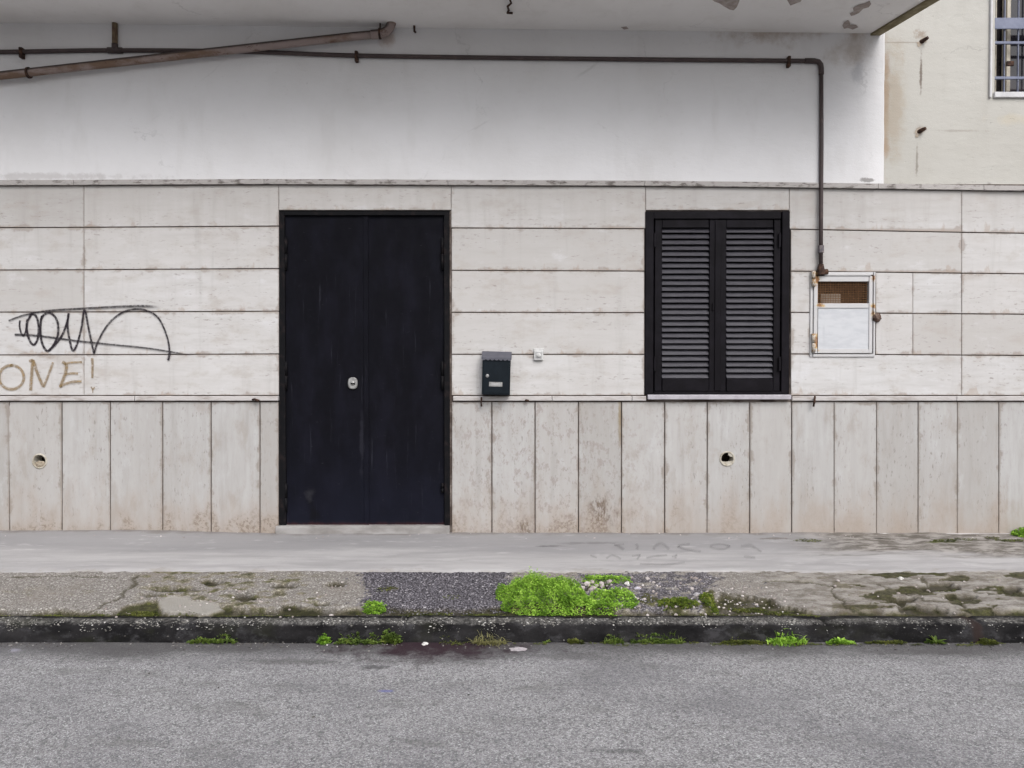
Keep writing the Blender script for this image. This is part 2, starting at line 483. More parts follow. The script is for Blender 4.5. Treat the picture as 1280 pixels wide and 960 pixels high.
M_rust = simple('rust', (0.032, 0.020, 0.017), (0.085, 0.046, 0.030), 40, 0.9, 0.2, 0.6, 0, 0.4, 0.65, 0.004)
M_ochre_rust = simple('rust_ochre', (0.27, 0.17, 0.085), (0.47, 0.44, 0.39), 70, 0.85, 0.2, 0.5, 0, 0.42, 0.58, 0.004)


def rusty_paint(name, base, spots):
    m = Mat(name, 0.55, 0.35); o = m.obj()
    c = m.mix(m.map(m.noise(o, 9, 5, 0.6), 0.4, 0.72, 0, 0.5), base, tuple(k * 0.82 for k in base))
    for cc, rr in spots:
        c = m.mix(m.ma('MULTIPLY', m.spot(cc, rr, 0.8, 0.5, 40), 0.9), c, (0.45, 0.30, 0.10))
        c = m.mix(m.ma('MULTIPLY', m.spot(cc, tuple(k * 0.7 for k in rr), 0.7, 0.5, 55), 0.9), c, (0.20, 0.085, 0.03))
    c = m.mix(m.ma('MULTIPLY', m.map(m.noise(o, 55, 6, 0.7), 0.62, 0.68), 0.8), c, (0.33, 0.27, 0.22))
    m.color(c); m.bump(m.noise(o, 80, 4, 0.6), 0.2, 0.002)
    return m


M_box = rusty_paint('box_paint', (0.45, 0.445, 0.445), [(P(1018, 349), (0.035, 1, 0.075)), (P(1018, 428), (0.03, 1, 0.075)), (P(1089, 348), (0.025, 1, 0.03)),
                                                      (P(1022, 382), (0.035, 1, 0.022)), (P(1089, 384), (0.03, 1, 0.025)), (P(1088, 391), (0.02, 1, 0.03))])
M_panel = simple('panel_paint', (0.465, 0.475, 0.49), (0.41, 0.42, 0.44), 10, 0.5, 0.35, 0.1, 0, 0.4, 0.7, 0.002, (1, 1, 3))
M_mailbox = simple('mailbox_paint', (0.0045, 0.0075, 0.0108), (0.0065, 0.0105, 0.0145), 20, 0.5, 0.12, 0.1)
M_lid_lit = simple('mailbox_lid_lit', (0.055, 0.056, 0.072), (0.07, 0.07, 0.088), 25, 0.45, 0.45, 0.1)  # paler than the navy body: light on the sloping top put into colour
M_plastic = simple('white_plastic', (0.48, 0.48, 0.47), (0.36, 0.36, 0.35), 60, 0.5, 0.4, 0.1)
M_grey = simple('grey_plastic', (0.28, 0.28, 0.28), (0.40, 0.40, 0.39), 60, 0.6, 0.3, 0.1)
M_bluegrey = simple('window_bar_paint', (0.11, 0.125, 0.185), (0.15, 0.165, 0.23), 12, 0.45, 0.4, 0.1)
M_alu = simple('window_frame_white', (0.50, 0.495, 0.50), (0.40, 0.395, 0.40), 10, 0.5, 0.4, 0.1)
M_ring = simple('vent_collar', (0.40, 0.375, 0.32), (0.25, 0.22, 0.17), 50, 0.7, 0.3, 0.2)
M_hole = simple('vent_shade', (0.012, 0.009, 0.007), (0.04, 0.03, 0.02), 60, 0.95, 0.1, 0.2)  # near-black colour stands in for the shade deep in the vent


def glass():
    m = Mat('dark_glass', 0.08, 0.5)
    m.color(m.mix(m.map(m.noise(m.obj(), 3, 4, 0.5), 0.4, 0.7), (0.012, 0.011, 0.014), (0.035, 0.028, 0.030)))
    return m


M_glass = glass()


def spray(name, col, dens, scale=60, soft=0.6, fade=0.0):
    m = Mat(name, 0.75, 0.25)
    uv = m.xyz(m.uv())
    v = m.ma('ABSOLUTE', m.ma('SUBTRACT', m.ma('MULTIPLY', uv[1], 2), 1))
    edge = m.map(v, 1.0, 1.0 - soft)
    nz = m.noise(m.obj(), scale, 5, 0.7)
    a = m.ma('MULTIPLY', edge, m.map(nz, 0.30, 0.56, 0.35, 1.0))
    if fade: a = m.ma('MULTIPLY', a, m.map(uv[0], 1.0, 1.0 - fade))
    a = m.ma('MULTIPLY', a, dens)
    m.color(m.mix(m.map(m.noise(m.obj(), 18, 3, 0.6), 0.35, 0.65), col, tuple(k * 1.35 + 0.004 for k in col)))
    return m.alpha(a)


M_black = spray('black_spray', (0.012, 0.008, 0.012), 0.93)
M_blackf = spray('black_spray_thin', (0.015, 0.012, 0.015), 0.88, 60, 0.7, 0.14)
M_ochre = spray('ochre_spray', (0.20, 0.135, 0.06), 0.66, 45)
M_chalk = spray('faded_marks', (0.13, 0.125, 0.125), 0.27, 13, 1.0)

# ------------------------------------------------------------------ building
bld = thing('building', 'pale stone clad house front with black door, shuttered window and white plaster under a balcony', 'building', (0, 0.2, WB.z))

CX = [-560, 0, 340, 565, 805, 990, 1280, 1840]
ROWS = [[232.5, 232.5, 230.8, 232, 233, 235, 239.3, 247], [285, 285, 282.5, 285, 286, 286.5, 292, 299], [338, 338, 335.6, 338, 339, 339, 342.5, 348],
        [390.5, 390.5, 389, 390.5, 391, 390.6, 393, 396], [444, 444, 442.5, 443, 443, 442.5, 444.5, 447], [494.5] * 8]


def row(k, x):
    for a, b, u, v in zip(CX, CX[1:], ROWS[k], ROWS[k][1:]):
        if a <= x <= b: return u + (v - u) * (x - a) / (b - a)
    return ROWS[k][0] if x < CX[0] else ROWS[k][-1]


def slab(mb, TL, TR, BR, BL, yf, yb=-0.001, bev=0.0018, hole=None):
    """stone slab from four (x, z) corners, chamfered front, optional round hole (centre, radius)"""
    fr = [Vector(q) for q in (TL, TR, BR, BL)]
    ce = sum(fr, Vector((0, 0))) / 4
    w, h = (TR[0] - TL[0]), (TL[1] - BL[1])
    fa = (R.random(), w, h)
    ins = [Vector((q.x + (bev if q.x < ce.x else -bev), q.y + (bev if q.y < ce.y else -bev))) for q in fr]
    tlt = [R.uniform(-0.0008, 0.0008) for _ in range(4)]
    uvf = lambda q: (q[0] - BL[0], q[1] - BL[1])
    a = mb.add([(q.x, yf + t, q.y) for q, t in zip(ins, tlt)])
    b = mb.add([(q.x, yf + bev + t, q.y) for q, t in zip(fr, tlt)])
    c = mb.add([(q.x, yb, q.y) for q in fr])
    for i in range(4):
        j = (i + 1) % 4
        mb.face((a[i], b[i], b[j], a[j]), [uvf(ins[i]), uvf(fr[i]), uvf(fr[j]), uvf(ins[j])], fa)
        mb.face((b[i], c[i], c[j], b[j]), [uvf(fr[i])] * 2 + [uvf(fr[j])] * 2, fa)
    if not hole:
        mb.face(a, [uvf(q) for q in ins], fa); return
    (hx, hz), hr = hole
    angs = sorted([2 * math.pi * k / 24 for k in range(24)] + [math.atan2(q.y - hz, q.x - hx) % (2 * math.pi) for q in ins])
    l, r_, t, bt = min(q.x for q in ins), max(q.x for q in ins), max(q.y for q in ins), min(q.y for q in ins)
    outer, inner = [], []
    for g in angs:
        dx, dz = math.cos(g), math.sin(g); k = 1e9
        if dx > 1e-9: k = min(k, (r_ - hx) / dx)
        if dx < -1e-9: k = min(k, (l - hx) / dx)
        if dz > 1e-9: k = min(k, (t - hz) / dz)
        if dz < -1e-9: k = min(k, (bt - hz) / dz)
        outer.append((hx + dx * k, hz + dz * k)); inner.append((hx + dx * hr, hz + dz * hr))
    oi = mb.add([(q[0], yf, q[1]) for q in outer]); ii = mb.add([(q[0], yf, q[1]) for q in inner])
    bi = mb.add([(q[0], yb, q[1]) for q in inner])
    n = len(angs)
    for i in range(n):
        j = (i + 1) % n
        mb.face((oi[i], oi[j], ii[j], ii[i]), [uvf(outer[i]), uvf(outer[j]), uvf(inner[j]), uvf(inner[i])], fa)
        mb.face((ii[i], ii[j], bi[j], bi[i]), [uvf(inner[i]), uvf(inner[j])] * 2, fa)


YU = -0.022
GAP = 0.62   # half joint in px


def corner(px, py, Y): q = P(px, py, Y); return (q.x, q.z)


up = MB()


def course(k, xs, skip=(), low={}):
    for i, (a, b) in enumerate(zip(xs, xs[1:])):
        if (a, b) in skip: continue
        t, bt = GAP, GAP
        yf = YU - R.uniform(0, 0.002)
        ga = 0.22
        slab(up, corner(a + ga, row(k, a) + t, YU), corner(b - ga, row(k, b) + t, YU), corner(b - ga, low.get(a, row(k + 1, b) - bt), YU), corner(a + ga, low.get(a, row(k + 1, a) - bt), YU), yf)


LEFT = [-560, -330, -110, 105]
RIGHT = [1440, 1660, 1840]
course(0, LEFT + [348.5, 564, 807, 986.5, 1202] + RIGHT, (), {348.5: 262.4, 807: 262.6})
for k in (1, 4):
    course(k, LEFT + [348.5, 564.5, 805.5, 988.5, 1202] + RIGHT, [(348.5, 564.5), (805.5, 988.5)])
for k in (2, 3):
    course(k, LEFT + [348.5, 564.5, 805.5, 988.5, 1012.5, 1094.5, 1141, 1202] + RIGHT, [(348.5, 564.5), (805.5, 988.5), (1012.5, 1094.5)])
up.build('stone_courses', M_upper, bld)

YL = -0.024
lefts = [12 - 62 * k for k in range(9, 0, -1)] + [12, 77.5, 138, 203.5, 264, 325, 348.5]
rights = [564.5, 614.8, 668.8, 723, 776.8, 830.8, 884, 937, 989.5, 1042.5, 1095.5, 1147.5, 1196.5, 1248.5] + [1300 + 52 * k for k in range(11)]
VENTS = [(49.5, 576.5), (909, 573.5)]
def jg(x): return 0.62 if x < 1000 else 0.36
for xs in (lefts, rights):
    lo = MB()
    for a, b in zip(xs, xs[1:]):
        hole = None
        for vx, vy in VENTS:
            if a < vx < b: hole = (corner(vx, vy, YL), 8.6 / F * (D + YL))
        topy = 502.6
        slab(lo, corner(a + jg(a), topy, YL), corner(b - jg(b), topy, YL), corner(b - jg(b), 673, YL), corner(a + jg(a), 673, YL), YL - R.uniform(0, 0.002), hole=hole)
    lo.build('stone_plinth', M_lower, bld)

# masonry core behind the slabs, with the openings left out
core = MB()
def cbox(px0, px1, py0, py1, yf=-0.0145, yb=0.3):
    core.box(X(px0), X(px1), yf, yb, Z(py1), Z(py0))
for vx, vy in VENTS:
    cbox(vx - 11, vx + 11, 231 if vx < 300 else 493, vy - 11); cbox(vx - 11, vx + 11, vy + 11, 690)
cbox(-565, VENTS[0][0] - 11, 231, 690); cbox(VENTS[0][0] + 11, 348.3, 231, 690); cbox(348.3, 562.6, 231, 263.2); cbox(562.6, 808, 231, 690)
cbox(808, 986, 231, 266); cbox(808, VENTS[1][0] - 11, 493, 690); cbox(VENTS[1][0] + 11, 986, 493, 690); cbox(986, 1018, 231, 690); cbox(1018, 1090, 231, 344); cbox(1018, 1090, 441, 690); cbox(1090, 1845, 231, 690)
cbox(348.3, 562.6, 657.2, 690)
core.build('wall', M_core, bld)

# white plaster band under the balcony and the cream wall beside and above
pl = MB()
a, b = X(-560), X(1098)
zs0, zs1 = Z(227), Z(20)
nx, nz = 60, 14
def plz(i, j):
    x = a + (b - a) * i / nx; px = project((x, -0.035, 0.0 + H))[0]
    zb = Z(row(0, px) - 4.0, -0.035)
    return x, zb + (Z(-60) - zb) * j / nz
ids = [[pl.add([(plz(i, j)[0], -0.035 + 0.004 * fbm(plz(i, j)[0] * 1.2, plz(i, j)[1] * 1.2, 3), plz(i, j)[1])])[0] for j in range(nz + 1)] for i in range(nx + 1)]
for i in range(nx):
    for j in range(nz): pl.face((ids[i][j], ids[i + 1][j], ids[i + 1][j + 1], ids[i][j + 1]), smooth=True)
# rounded right-hand end of the plaster coat
ed = [pl.add([(b + 0.012 + 0.004 * fbm(0, j * 0.9, 1), -0.028, plz(nx, j)[1]), (b + 0.018 + 0.006 * fbm(0, j * 0.9, 1), 0.0, plz(nx, j)[1])]) for j in range(nz + 1)]
for j in range(nz):
    pl.face((ids[nx][j], ed[j][0], ed[j + 1][0], ids[nx][j + 1]), smooth=True)
    pl.face((ed[j][0], ed[j][1], ed[j + 1][1], ed[j + 1][0]), smooth=True)
pl.build('plaster_band', M_white, bld)

cr = MB()
yf = -0.012
wx0, wx1, wy0, wy1 = 1238, 1420, -170, 121
ZTOP = Z(-1100)
cr.box(X(1040), X(wx0), yf, 0.3, Z(234), ZTOP)
cr.box(X(wx0), X(wx1), yf, 0.3, Z(236), Z(wy1)); cr.box(X(wx0), X(wx1), yf, 0.3, Z(wy0), ZTOP)
cr.box(X(wx1), X(1845), yf, 0.3, Z(238), ZTOP)
cr.box(X(-565), X(1040), yf, 0.3, Z(240), ZTOP)
cr.build('rendered_wall', M_cream, bld)

# balcony slab (overhang)
SO_R = P(1098, 42, -0.035); SO_L = P(-560, 22, -0.035)
pn_front = Vector((0.235, -0.97, 0)).normalized()
q1 = on_plane(1168, 0, SO_R, Vector((0, 0.0, 1)))
dirR = (q1 - SO_R); dirR /= -dirR.y
OVER = 0.98
fr_R = SO_R + dirR * OVER; fr_L = SO_L + Vector((0, -OVER, 0))
bal = MB()
TH = Vector((0, 0, 0.22))
back = Vector((0, 0.06, 0))
bal.prism([SO_L + back, SO_R + back, fr_R, fr_L], [SO_L + back + TH, SO_R + back + TH, fr_R + TH, fr_L + TH])
balo = bal.build('balcony_slab', M_soffit, bld)
SN = (SO_R - SO_L).cross(fr_R - SO_R).normalized()
if SN.z > 0: SN = -SN
ds = MB()
rr = (fr_R - SO_R).normalized(); side = Vector((1, 0, 0)) * 0.055
ds.prism([SO_R + rr * 0.0 - side + SN * 0.014, SO_R + SN * 0.014 + Vector((0.012, 0, 0)), fr_R + SN * 0.014 + Vector((0.012, 0, 0)), fr_R - side + SN * 0.014],
         [SO_R - side + SN * -0.01, SO_R + SN * -0.01 + Vector((0.012, 0, 0)), fr_R + SN * -0.01 + Vector((0.012, 0, 0)), fr_R - side + SN * -0.01])
ds.build('drip_edge', M_drip, balo)


def blob(mb, pts, place0, place1):
    mb.prism([place0(*p) for p in pts], [place1(*p) for p in pts])


def soff(l): return lambda x, y: on_plane(x, y, SO_R + SN * l, SN)


for pts in ([(884, -6), (893, 2), (899, 4), (905, 8), (912, 12), (917, 13), (921, 9), (924, 2), (926, -6)],
            [(982, -4), (985, 2), (988, 7), (993, 5), (1001, 2), (1004, -4)],
            [(1062, 17), (1064, 20), (1068, 19), (1074, 16), (1079, 11), (1086, 9), (1089, 5), (1087, 1), (1081, 4), (1073, 6), (1066, 10), (1067, 14)],
            [(1053, 32), (1055, 36), (1060, 35), (1066, 37), (1073, 34), (1070, 31), (1063, 31), (1062, 27), (1060, 25), (1055, 28)],
            [(776, 34), (780, 37), (786, 36), (783, 33)]):
    m_ = MB(); blob(m_, pts, soff(0.003), soff(-0.004)); m_.build('peeled_patch', M_peel, balo)

# ledges
tl = MB()
xs = [-560, -330, -120, 92, 190, 330, 470, 560, 700, 806, 960, 1098, 1230, 1400, 1620, 1840]
for a, b in zip(xs, xs[1:]):
    yf = -0.046 - R.uniform(0, 0.004)
    ya, yb_ = row(0, a) - 7.2, row(0, b) - 7.2
    A, B, C_, D_ = P(a + .3, ya, yf), P(b - .3, yb_, yf), P(b - .3, yb_ + 6, yf), P(a + .3, ya + 6, yf)
    bk = Vector((0, 0.05 - 0.0, 0))
    tl.prism([A, B, C_, D_], [A + bk + Vector((0, 0, 0.008)), B + bk + Vector((0, 0, 0.008)), C_ + bk, D_ + bk])
tl.build('top_ledge', M_top, bld)
for x0, x1, cuts in ((-560, 347.5, [-300, -90, 168, ]), (566, 808, [690, 790]), (990, 1840, [1196, 1440, 1640])):
    sc = MB()
    q = [x0] + cuts + [x1]
    for a, b in zip(q, q[1:]):
        sc.pxbox(a + .25, b - .25, 495.2, 501.0, -0.042 - R.uniform(0, 0.003), -0.001, 0.003)
    sc.build('string_course', M_ledge, bld)
st = MB(); st.pxbox(344, 562, 658, 672, -0.05, 0.06, 0.006, 2); st.build('door_step', M_step, bld)
ft = MB(); ft.pxbox(1048, 1840, 667.2, 674, -0.045, -0.02, 0.004); ft.build('plinth_foot', M_ledge, bld)

# door
YD = 0.0
dm = MB()
dm.pxbox(348.5, 355.5, 263.5, 658, -0.012, 0.08, 0.002); dm.pxbox(555.5, 562.3, 263.5, 658, -0.012, 0.08, 0.002); dm.pxbox(355.5, 555.5, 263.5, 269, -0.012, 0.08, 0.002)
door = dm.build('door', M_frame, bld)
back_ = MB(); back_.pxbox(350, 561, 264, 657, 0.09, 0.1); back_.build('door_back', M_void, door)
l = MB(); l.pxbox(356.2, 457.2, 269.6, 656.8, 0.008, 0.05, 0.003, 2); l.build('door_leaf', M_door, door)
l = MB(); l.pxbox(457.9, 554.8, 269.6, 656.8, 0.012, 0.05, 0.003, 2); l.pxbox(455.2, 460.0, 269.8, 656.6, 0.002, 0.0075, 0.0015); l.build('door_leaf', M_door, door)
hz_all = [(553, 297, 337), (553, 452, 487), (553, 604, 616), (357.5, 297, 337), (357.5, 452, 487), (357.5, 604, 640)]
for hx, y0, y1 in hz_all:
    h = MB(); h.tube([P(hx, y0, -0.006), P(hx, (y0 + y1) / 2, -0.006)], 0.009, 10); h.tube([P(hx, (y0 + y1) / 2 + .6, -0.006), P(hx, y1, -0.006)], 0.0095, 10)
    h.build('hinge', M_frame, door)
lk = MB()
c0 = P(441, 479, 0.002)
n = 28
def oval(rx, rz, y): return [(c0.x + rx * math.copysign(abs(math.cos(t)) ** 0.75, math.cos(t)), y, c0.z + rz * math.copysign(abs(math.sin(t)) ** 0.75, math.sin(t))) for t in [2 * math.pi * k / n for k in range(n)]]
r0 = lk.add(oval(0.033, 0.041, 0.006)); r1 = lk.add(oval(0.033, 0.041, -0.004)); r2 = lk.add(oval(0.028, 0.036, -0.009))
for A, B in ((r0, r1), (r1, r2)):
    for k in range(n): lk.face((A[k], A[(k + 1) % n], B[(k + 1) % n], B[k]), smooth=False)
lk.face(r2)
lko = lk.build('lock', M_steel, door)
cyl = MB(); cyl.lathe(P(441, 479, -0.009), (0, -1, 0), [(0, 0.015), (0.004, 0.015), (0.004, 0.0)], 16); cyl.build('lock_cylinder', M_steel, door)
ks = MB(); ks.pxbox(438.2, 443.8, 478.6, 480.2, -0.0145, -0.0128); ks.build('keyhole', M_frame, door)

# shuttered window
wm = MB()
wm.pxbox(806.2, 817.4, 263.8, 493, -0.034, 0.08, 0.003); wm.pxbox(976.6, 987.6, 263.8, 493, -0.034, 0.08, 0.003); wm.pxbox(817.4, 976.6, 263.8, 273.5, -0.034, 0.08, 0.003)
wm.pxbox(817.4, 976.6, 489.5, 493, -0.034, 0.08, 0.002)
win = wm.build('window', M_shutter, bld)
bk = MB(); bk.pxbox(808, 986, 266, 493, 0.10, 0.11); bk.build('window_back', M_void, win)
for (x0, x1, l0, l1) in ((818, 896.6, 827.8, 886.2), (897.4, 976, 908.2, 966.4)):
    s_ = MB(); yf = -0.022
    s_.pxbox(x0, l0, 274.2, 489.2, yf, 0.02, 0.003); s_.pxbox(l1, x1, 274.2, 489.2, yf, 0.02, 0.003)
    s_.pxbox(l0, l1, 274.2, 284.6, yf, 0.02, 0.003); s_.pxbox(l0, l1, 473.6, 489.2, yf, 0.02, 0.003)
    if x0 > 890: s_.pxbox(893.2, 901.6, 275, 488.6, -0.030, yf - 0.0005, 0.002)
    s_.build('shutter', M_shutter, win)
    lv = MB(); nl = 26
    for k in range(nl):
        yc = 284.6 + (k + 0.5) * (473.6 - 284.6) / nl
        c = P((l0 + l1) / 2, yc, 0.0); hw = (X(l1) - X(l0)) / 2 + 0.004
        lv.box(-hw, hw, -0.0035, 0.0035, -0.0205, 0.0205, 0.002, Matrix.Translation(c) @ Matrix.Rotation(rad(-38 + R.uniform(-1.6, 1.6)), 4, 'X') @ Matrix.Rotation(rad(R.uniform(-0.25, 0.25)), 4, 'Y'))
    lv.build('louvres', M_louvre, win)
for hx in (819, 975):
    for hy in (300, 455):
        h = MB(); h.pxbox(hx - 1.6, hx + 1.6, hy - 9, hy + 9, -0.040, -0.030, 0.003); h.build('hinge', M_shutter, win)
kb = MB(); kb.pxbox(890.6, 892.8, 379, 388, -0.034, -0.02, 0.002); kb.build('latch', M_shutter, win)
sl_ = MB(); sl_.pxbox(810, 989.3, 493.4, 499.4, -0.062, 0.02, 0.004, 2); sl_.build('sill', M_sill, win)

# barred upper window at the right
wm = MB()
Yw = -0.03
wm.pxbox(1237.5, 1243.5, -175, 121.5, Yw, 0.05, 0.003); wm.pxbox(1414, 1420, -175, 121.5, Yw, 0.05, 0.003)
wm.pxbox(1243.5, 1414, 114.5, 121.5, Yw, 0.05, 0.003); wm.pxbox(1243.5, 1414, -175, -168, Yw, 0.05, 0.003)
uw = wm.build('window', M_alu, bld)
p_ = MB(); p_.pxbox(1243, 1415, -172, 116, 0.13, 0.14); p_.build('pane', M_glass, uw)
f_ = MB()
for x in (1244.5, 1258, 1326, 1398): f_.pxbox(x, x + 8 if x > 1250 else x + 3, -170, 114, 0.06, 0.12, 0.003)
f_.build('sash', simple('sash_cream', (0.50, 0.46, 0.38), (0.36, 0.32, 0.26), 14), uw)
g_ = MB()
for k in range(9):
    x = 1257 + 17.2 * k
    g_.pxbox(x - 2.1, x + 2.1, -170, 116, 0.0, 0.014)
for y in (53, 97, -100): g_.pxbox(1243.6, 1414, y - 1.5, y + 1.5, -0.002, 0.016)
g_.pxbox(1243.6, 1414, 22, 36, -0.014, -0.004, 0.002)
g_.pxbox(1243.6, 1414, -80, -66, -0.014, -0.004, 0.002)
g_.build('grille', M_bluegrey, uw)
cl_ = MB(); cl_.pxbox(1259, 1268, 76, 82, -0.02, -0.004, 0.003); cl_.build('latch', M_rust, uw)

# ------------------------------------------------------------------ pipes
gp = thing('gas_pipe', 'thin dark brown pipe running along the white plaster and down to the meter box', 'pipe', P(1026, 340, -0.045))
YP = -0.052
path = [(-560, 69), (-200, 66.5), (0, 65), (140, 63), (300, 64.5), (445, 69.5), (640, 72.5), (850, 74.8), (1012, 76.2)]
m_ = MB()
m_.tube([P(x, y, YP) for x, y in smooth_path(path, 6)], 0.0150, 12)
m_.tube([P(1026.6, 88, YP), P(1026.8, 180, YP), P(1026.3, 260, YP), P(1026, 336, YP)], 0.0140, 12)
m_.build('pipe', M_pipe, gp)
e = MB(); e.tube([P(1006, 76, YP), P(1018, 76.2, YP), P(1023, 77.2, YP), P(1026, 81, YP), P(1026.6, 86, YP), P(1026.6, 93, YP)], 0.0180, 12); e.build('elbow', M_pipe, gp)
for x, y in ((25, 65), (445, 69.5), (987, 76)):
    c_ = MB(); c_.pxbox(x - 2, x + 2, y - 6.5, y + 6.5, YP - 0.022, YP + 0.02, 0.003); c_.pxbox(x - 1.2, x + 1.2, y - 2, y + 2, YP, -0.03)
    c_.lathe(P(x, y - 4.5, YP - 0.022), (0, -1, 0), [(0, 0.009), (0.006, 0.009), (0.006, 0.0)], 6, False)
    c_.build('pipe_clamp', M_rust, gp)
rs = MB(); rs.tube([P(143.5, 18, YP), P(143.5, 60, YP)], 0.0185, 12); rs.build('riser', simple('riser_paint', (0.17, 0.125, 0.075), (0.09, 0.055, 0.04), 18, 0.8), gp)
te = MB(); te.tube([P(135, 63, YP), P(153, 63.2, YP)], 0.021, 12); te.tube([P(143.5, 55, YP), P(143.5, 63, YP)], 0.021, 12); te.build('tee_joint', M_pipe, gp)
cp = MB(); cp.tube([P(1026.2, 307, YP), P(1026.2, 316, YP)], 0.021, 8, True, False); cp.build('coupling', simple('coupling_metal', (0.10, 0.09, 0.10), (0.2, 0.17, 0.16), 30), gp)
ft_ = MB(); ft_.tube([P(1026, 330, YP), P(1026, 336, YP), P(1026.4, 343.5, YP)], [0.018, 0.026, 0.026], 8, True, False); ft_.tube([P(1024, 340.5, YP), P(1034.5, 339.5, YP)], 0.019, 8, True, False)
ft_.build('valve', M_rust, gp)

dp = thing('drain_pipe', 'thick rusty pipe sloping from the balcony underside down to the left', 'pipe', P(488, 26, -0.10))
YQ = -0.100
m_ = MB()
ln = [(-560, 160), (-250, 123), (0, 94.5), (220, 70), (440, 45.6), (468, 43)]
m_.tube([P(x, y, YQ) for x, y in ln], 0.0275, 16)
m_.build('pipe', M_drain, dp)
e = MB()
arc = [(464, 43.4), (474, 42.3), (481, 40), (486, 36), (489, 30), (490, 24), (490, 8)]
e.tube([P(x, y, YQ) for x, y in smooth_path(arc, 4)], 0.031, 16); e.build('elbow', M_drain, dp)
for x, y in ((475, 42), (36, 91)):
    c_ = MB(); c_.tube([P(x - 1.3, y, YQ), P(x + 1.3, y, YQ)], 0.037, 18, True, False); c_.build('pipe_clamp', M_rust, dp)
    if x > 400:
        hgr = MB(); hgr.pxbox(x - 0.9, x + 0.9, 14, y - 4, YQ - 0.004, YQ + 0.004); hgr.build('hanger', M_rust, dp)

# ------------------------------------------------------------------ gas meter box
gb = thing('meter_box', 'white rusty metal gas meter box with wire mesh opening, set beside the shuttered window', 'meter box', P(1053, 445, -0.03))
Yb = -0.034
f_ = MB()
f_.pxbox(1012.6, 1016.4, 340, 446, Yb, 0.02, 0.0015); f_.pxbox(1091.6, 1094.6, 340, 446, Yb, 0.02, 0.0015); f_.pxbox(1016.4, 1091.6, 340, 343.6, Yb, 0.02, 0.0015); f_.pxbox(1016.4, 1091.6, 442.4, 446, Yb, 0.02, 0.0015)
f_.build('frame', M_box, gb)
d_ = MB(); Yd = -0.042
d_.pxbox(1017, 1022.4, 345, 441.4, Yd, -0.005, 0.0015); d_.pxbox(1086, 1091, 345, 441.4, Yd, -0.005, 0.0015)
d_.pxbox(1022.4, 1086, 345, 351.8, Yd, -0.005, 0.0015); d_.pxbox(1022.4, 1086, 379.2, 385, Yd, -0.005, 0.0015); d_.pxbox(1022.4, 1086, 436, 441.4, Yd, -0.005, 0.0015)
do = d_.build('door', M_box, gb)
pn = MB(); pn.pxbox(1022.4, 1086, 385, 436, -0.036, -0.03); pn.pxbox(1030, 1032, 404.5, 431, -0.0375, -0.0361); pn.build('panel', M_panel, do)
ms = MB()
for k in range(21):
    x = 1022.6 + k * 3.16; ms.pxbox(x - 0.32, x + 0.32, 351, 380, -0.024, -0.022)
for k in range(10):
    y = 352.4 + k * 2.95; ms.pxbox(1022, 1086.4, y - 0.32, y + 0.32, -0.0218, -0.0198)
ms.build('wire_mesh', simple('mesh_rust', (0.13, 0.065, 0.03), (0.22, 0.12, 0.06), 60, 0.8, 0.2, 0), do)
for y0, y1 in ((339, 358), (417, 440)):
    h = MB(); h.tube([P(1017, y0, -0.047), P(1017, (y0 + y1) / 2 - .4, -0.047)], 0.0135, 10); h.tube([P(1017, (y0 + y1) / 2 + .4, -0.047), P(1017, y1, -0.047)], 0.0125, 10); h.build('hinge', M_ochre_rust, gb)
ni = MB()
ni.box(X(1018), X(1090), 0.17, 0.18, Z(441), Z(344)); ni.box(X(1017), X(1018.4), 0.0, 0.18, Z(441), Z(344)); ni.box(X(1089.6), X(1091), 0.0, 0.18, Z(441), Z(344))
ni.box(X(1018.4), X(1089.6), 0.0, 0.17, Z(441.5), Z(440.5)); ni.box(X(1018.4), X(1089.6), 0.0, 0.17, Z(344.5), Z(343.5))
ni.build('niche', simple('niche_brown', (0.10, 0.055, 0.032), (0.05, 0.028, 0.018), 14), gb)
mt = MB(); mt.pxbox(1026, 1052, 367, 400, 0.02, 0.12, 0.01, 2); mt.build('meter', simple('meter_grey', (0.24, 0.20, 0.16), (0.17, 0.14, 0.11), 20), gb)
tpc = MB(); tpc.pxbox(1031, 1089, 341.8, 344.6, -0.05, -0.035, 0.002); tpc.build('rain_strip', M_box, gb)
kn = MB()
kc = P(1096, 397, -0.03)
bm = bmesh.new(); bmesh.ops.create_icosphere(bm, subdivisions=3, radius=0.031)
for v in bm.verts:
    v.co *= 1 + 0.28 * fbm(v.co.x * 60, v.co.y * 60, v.co.z * 60, 3); v.co.y *= 0.75
kn.from_bm(bm, Matrix.Translation(kc), True)
kn.tube([kc + Vector((-0.022, -0.02, 0.004)), kc + Vector((-0.03, -0.034, 0.005))], 0.010, 10)
kn.build('padlock', simple('old_rust', (0.075, 0.045, 0.035), (0.16, 0.12, 0.10), 50, 0.95, 0.2, 0.6), gb)

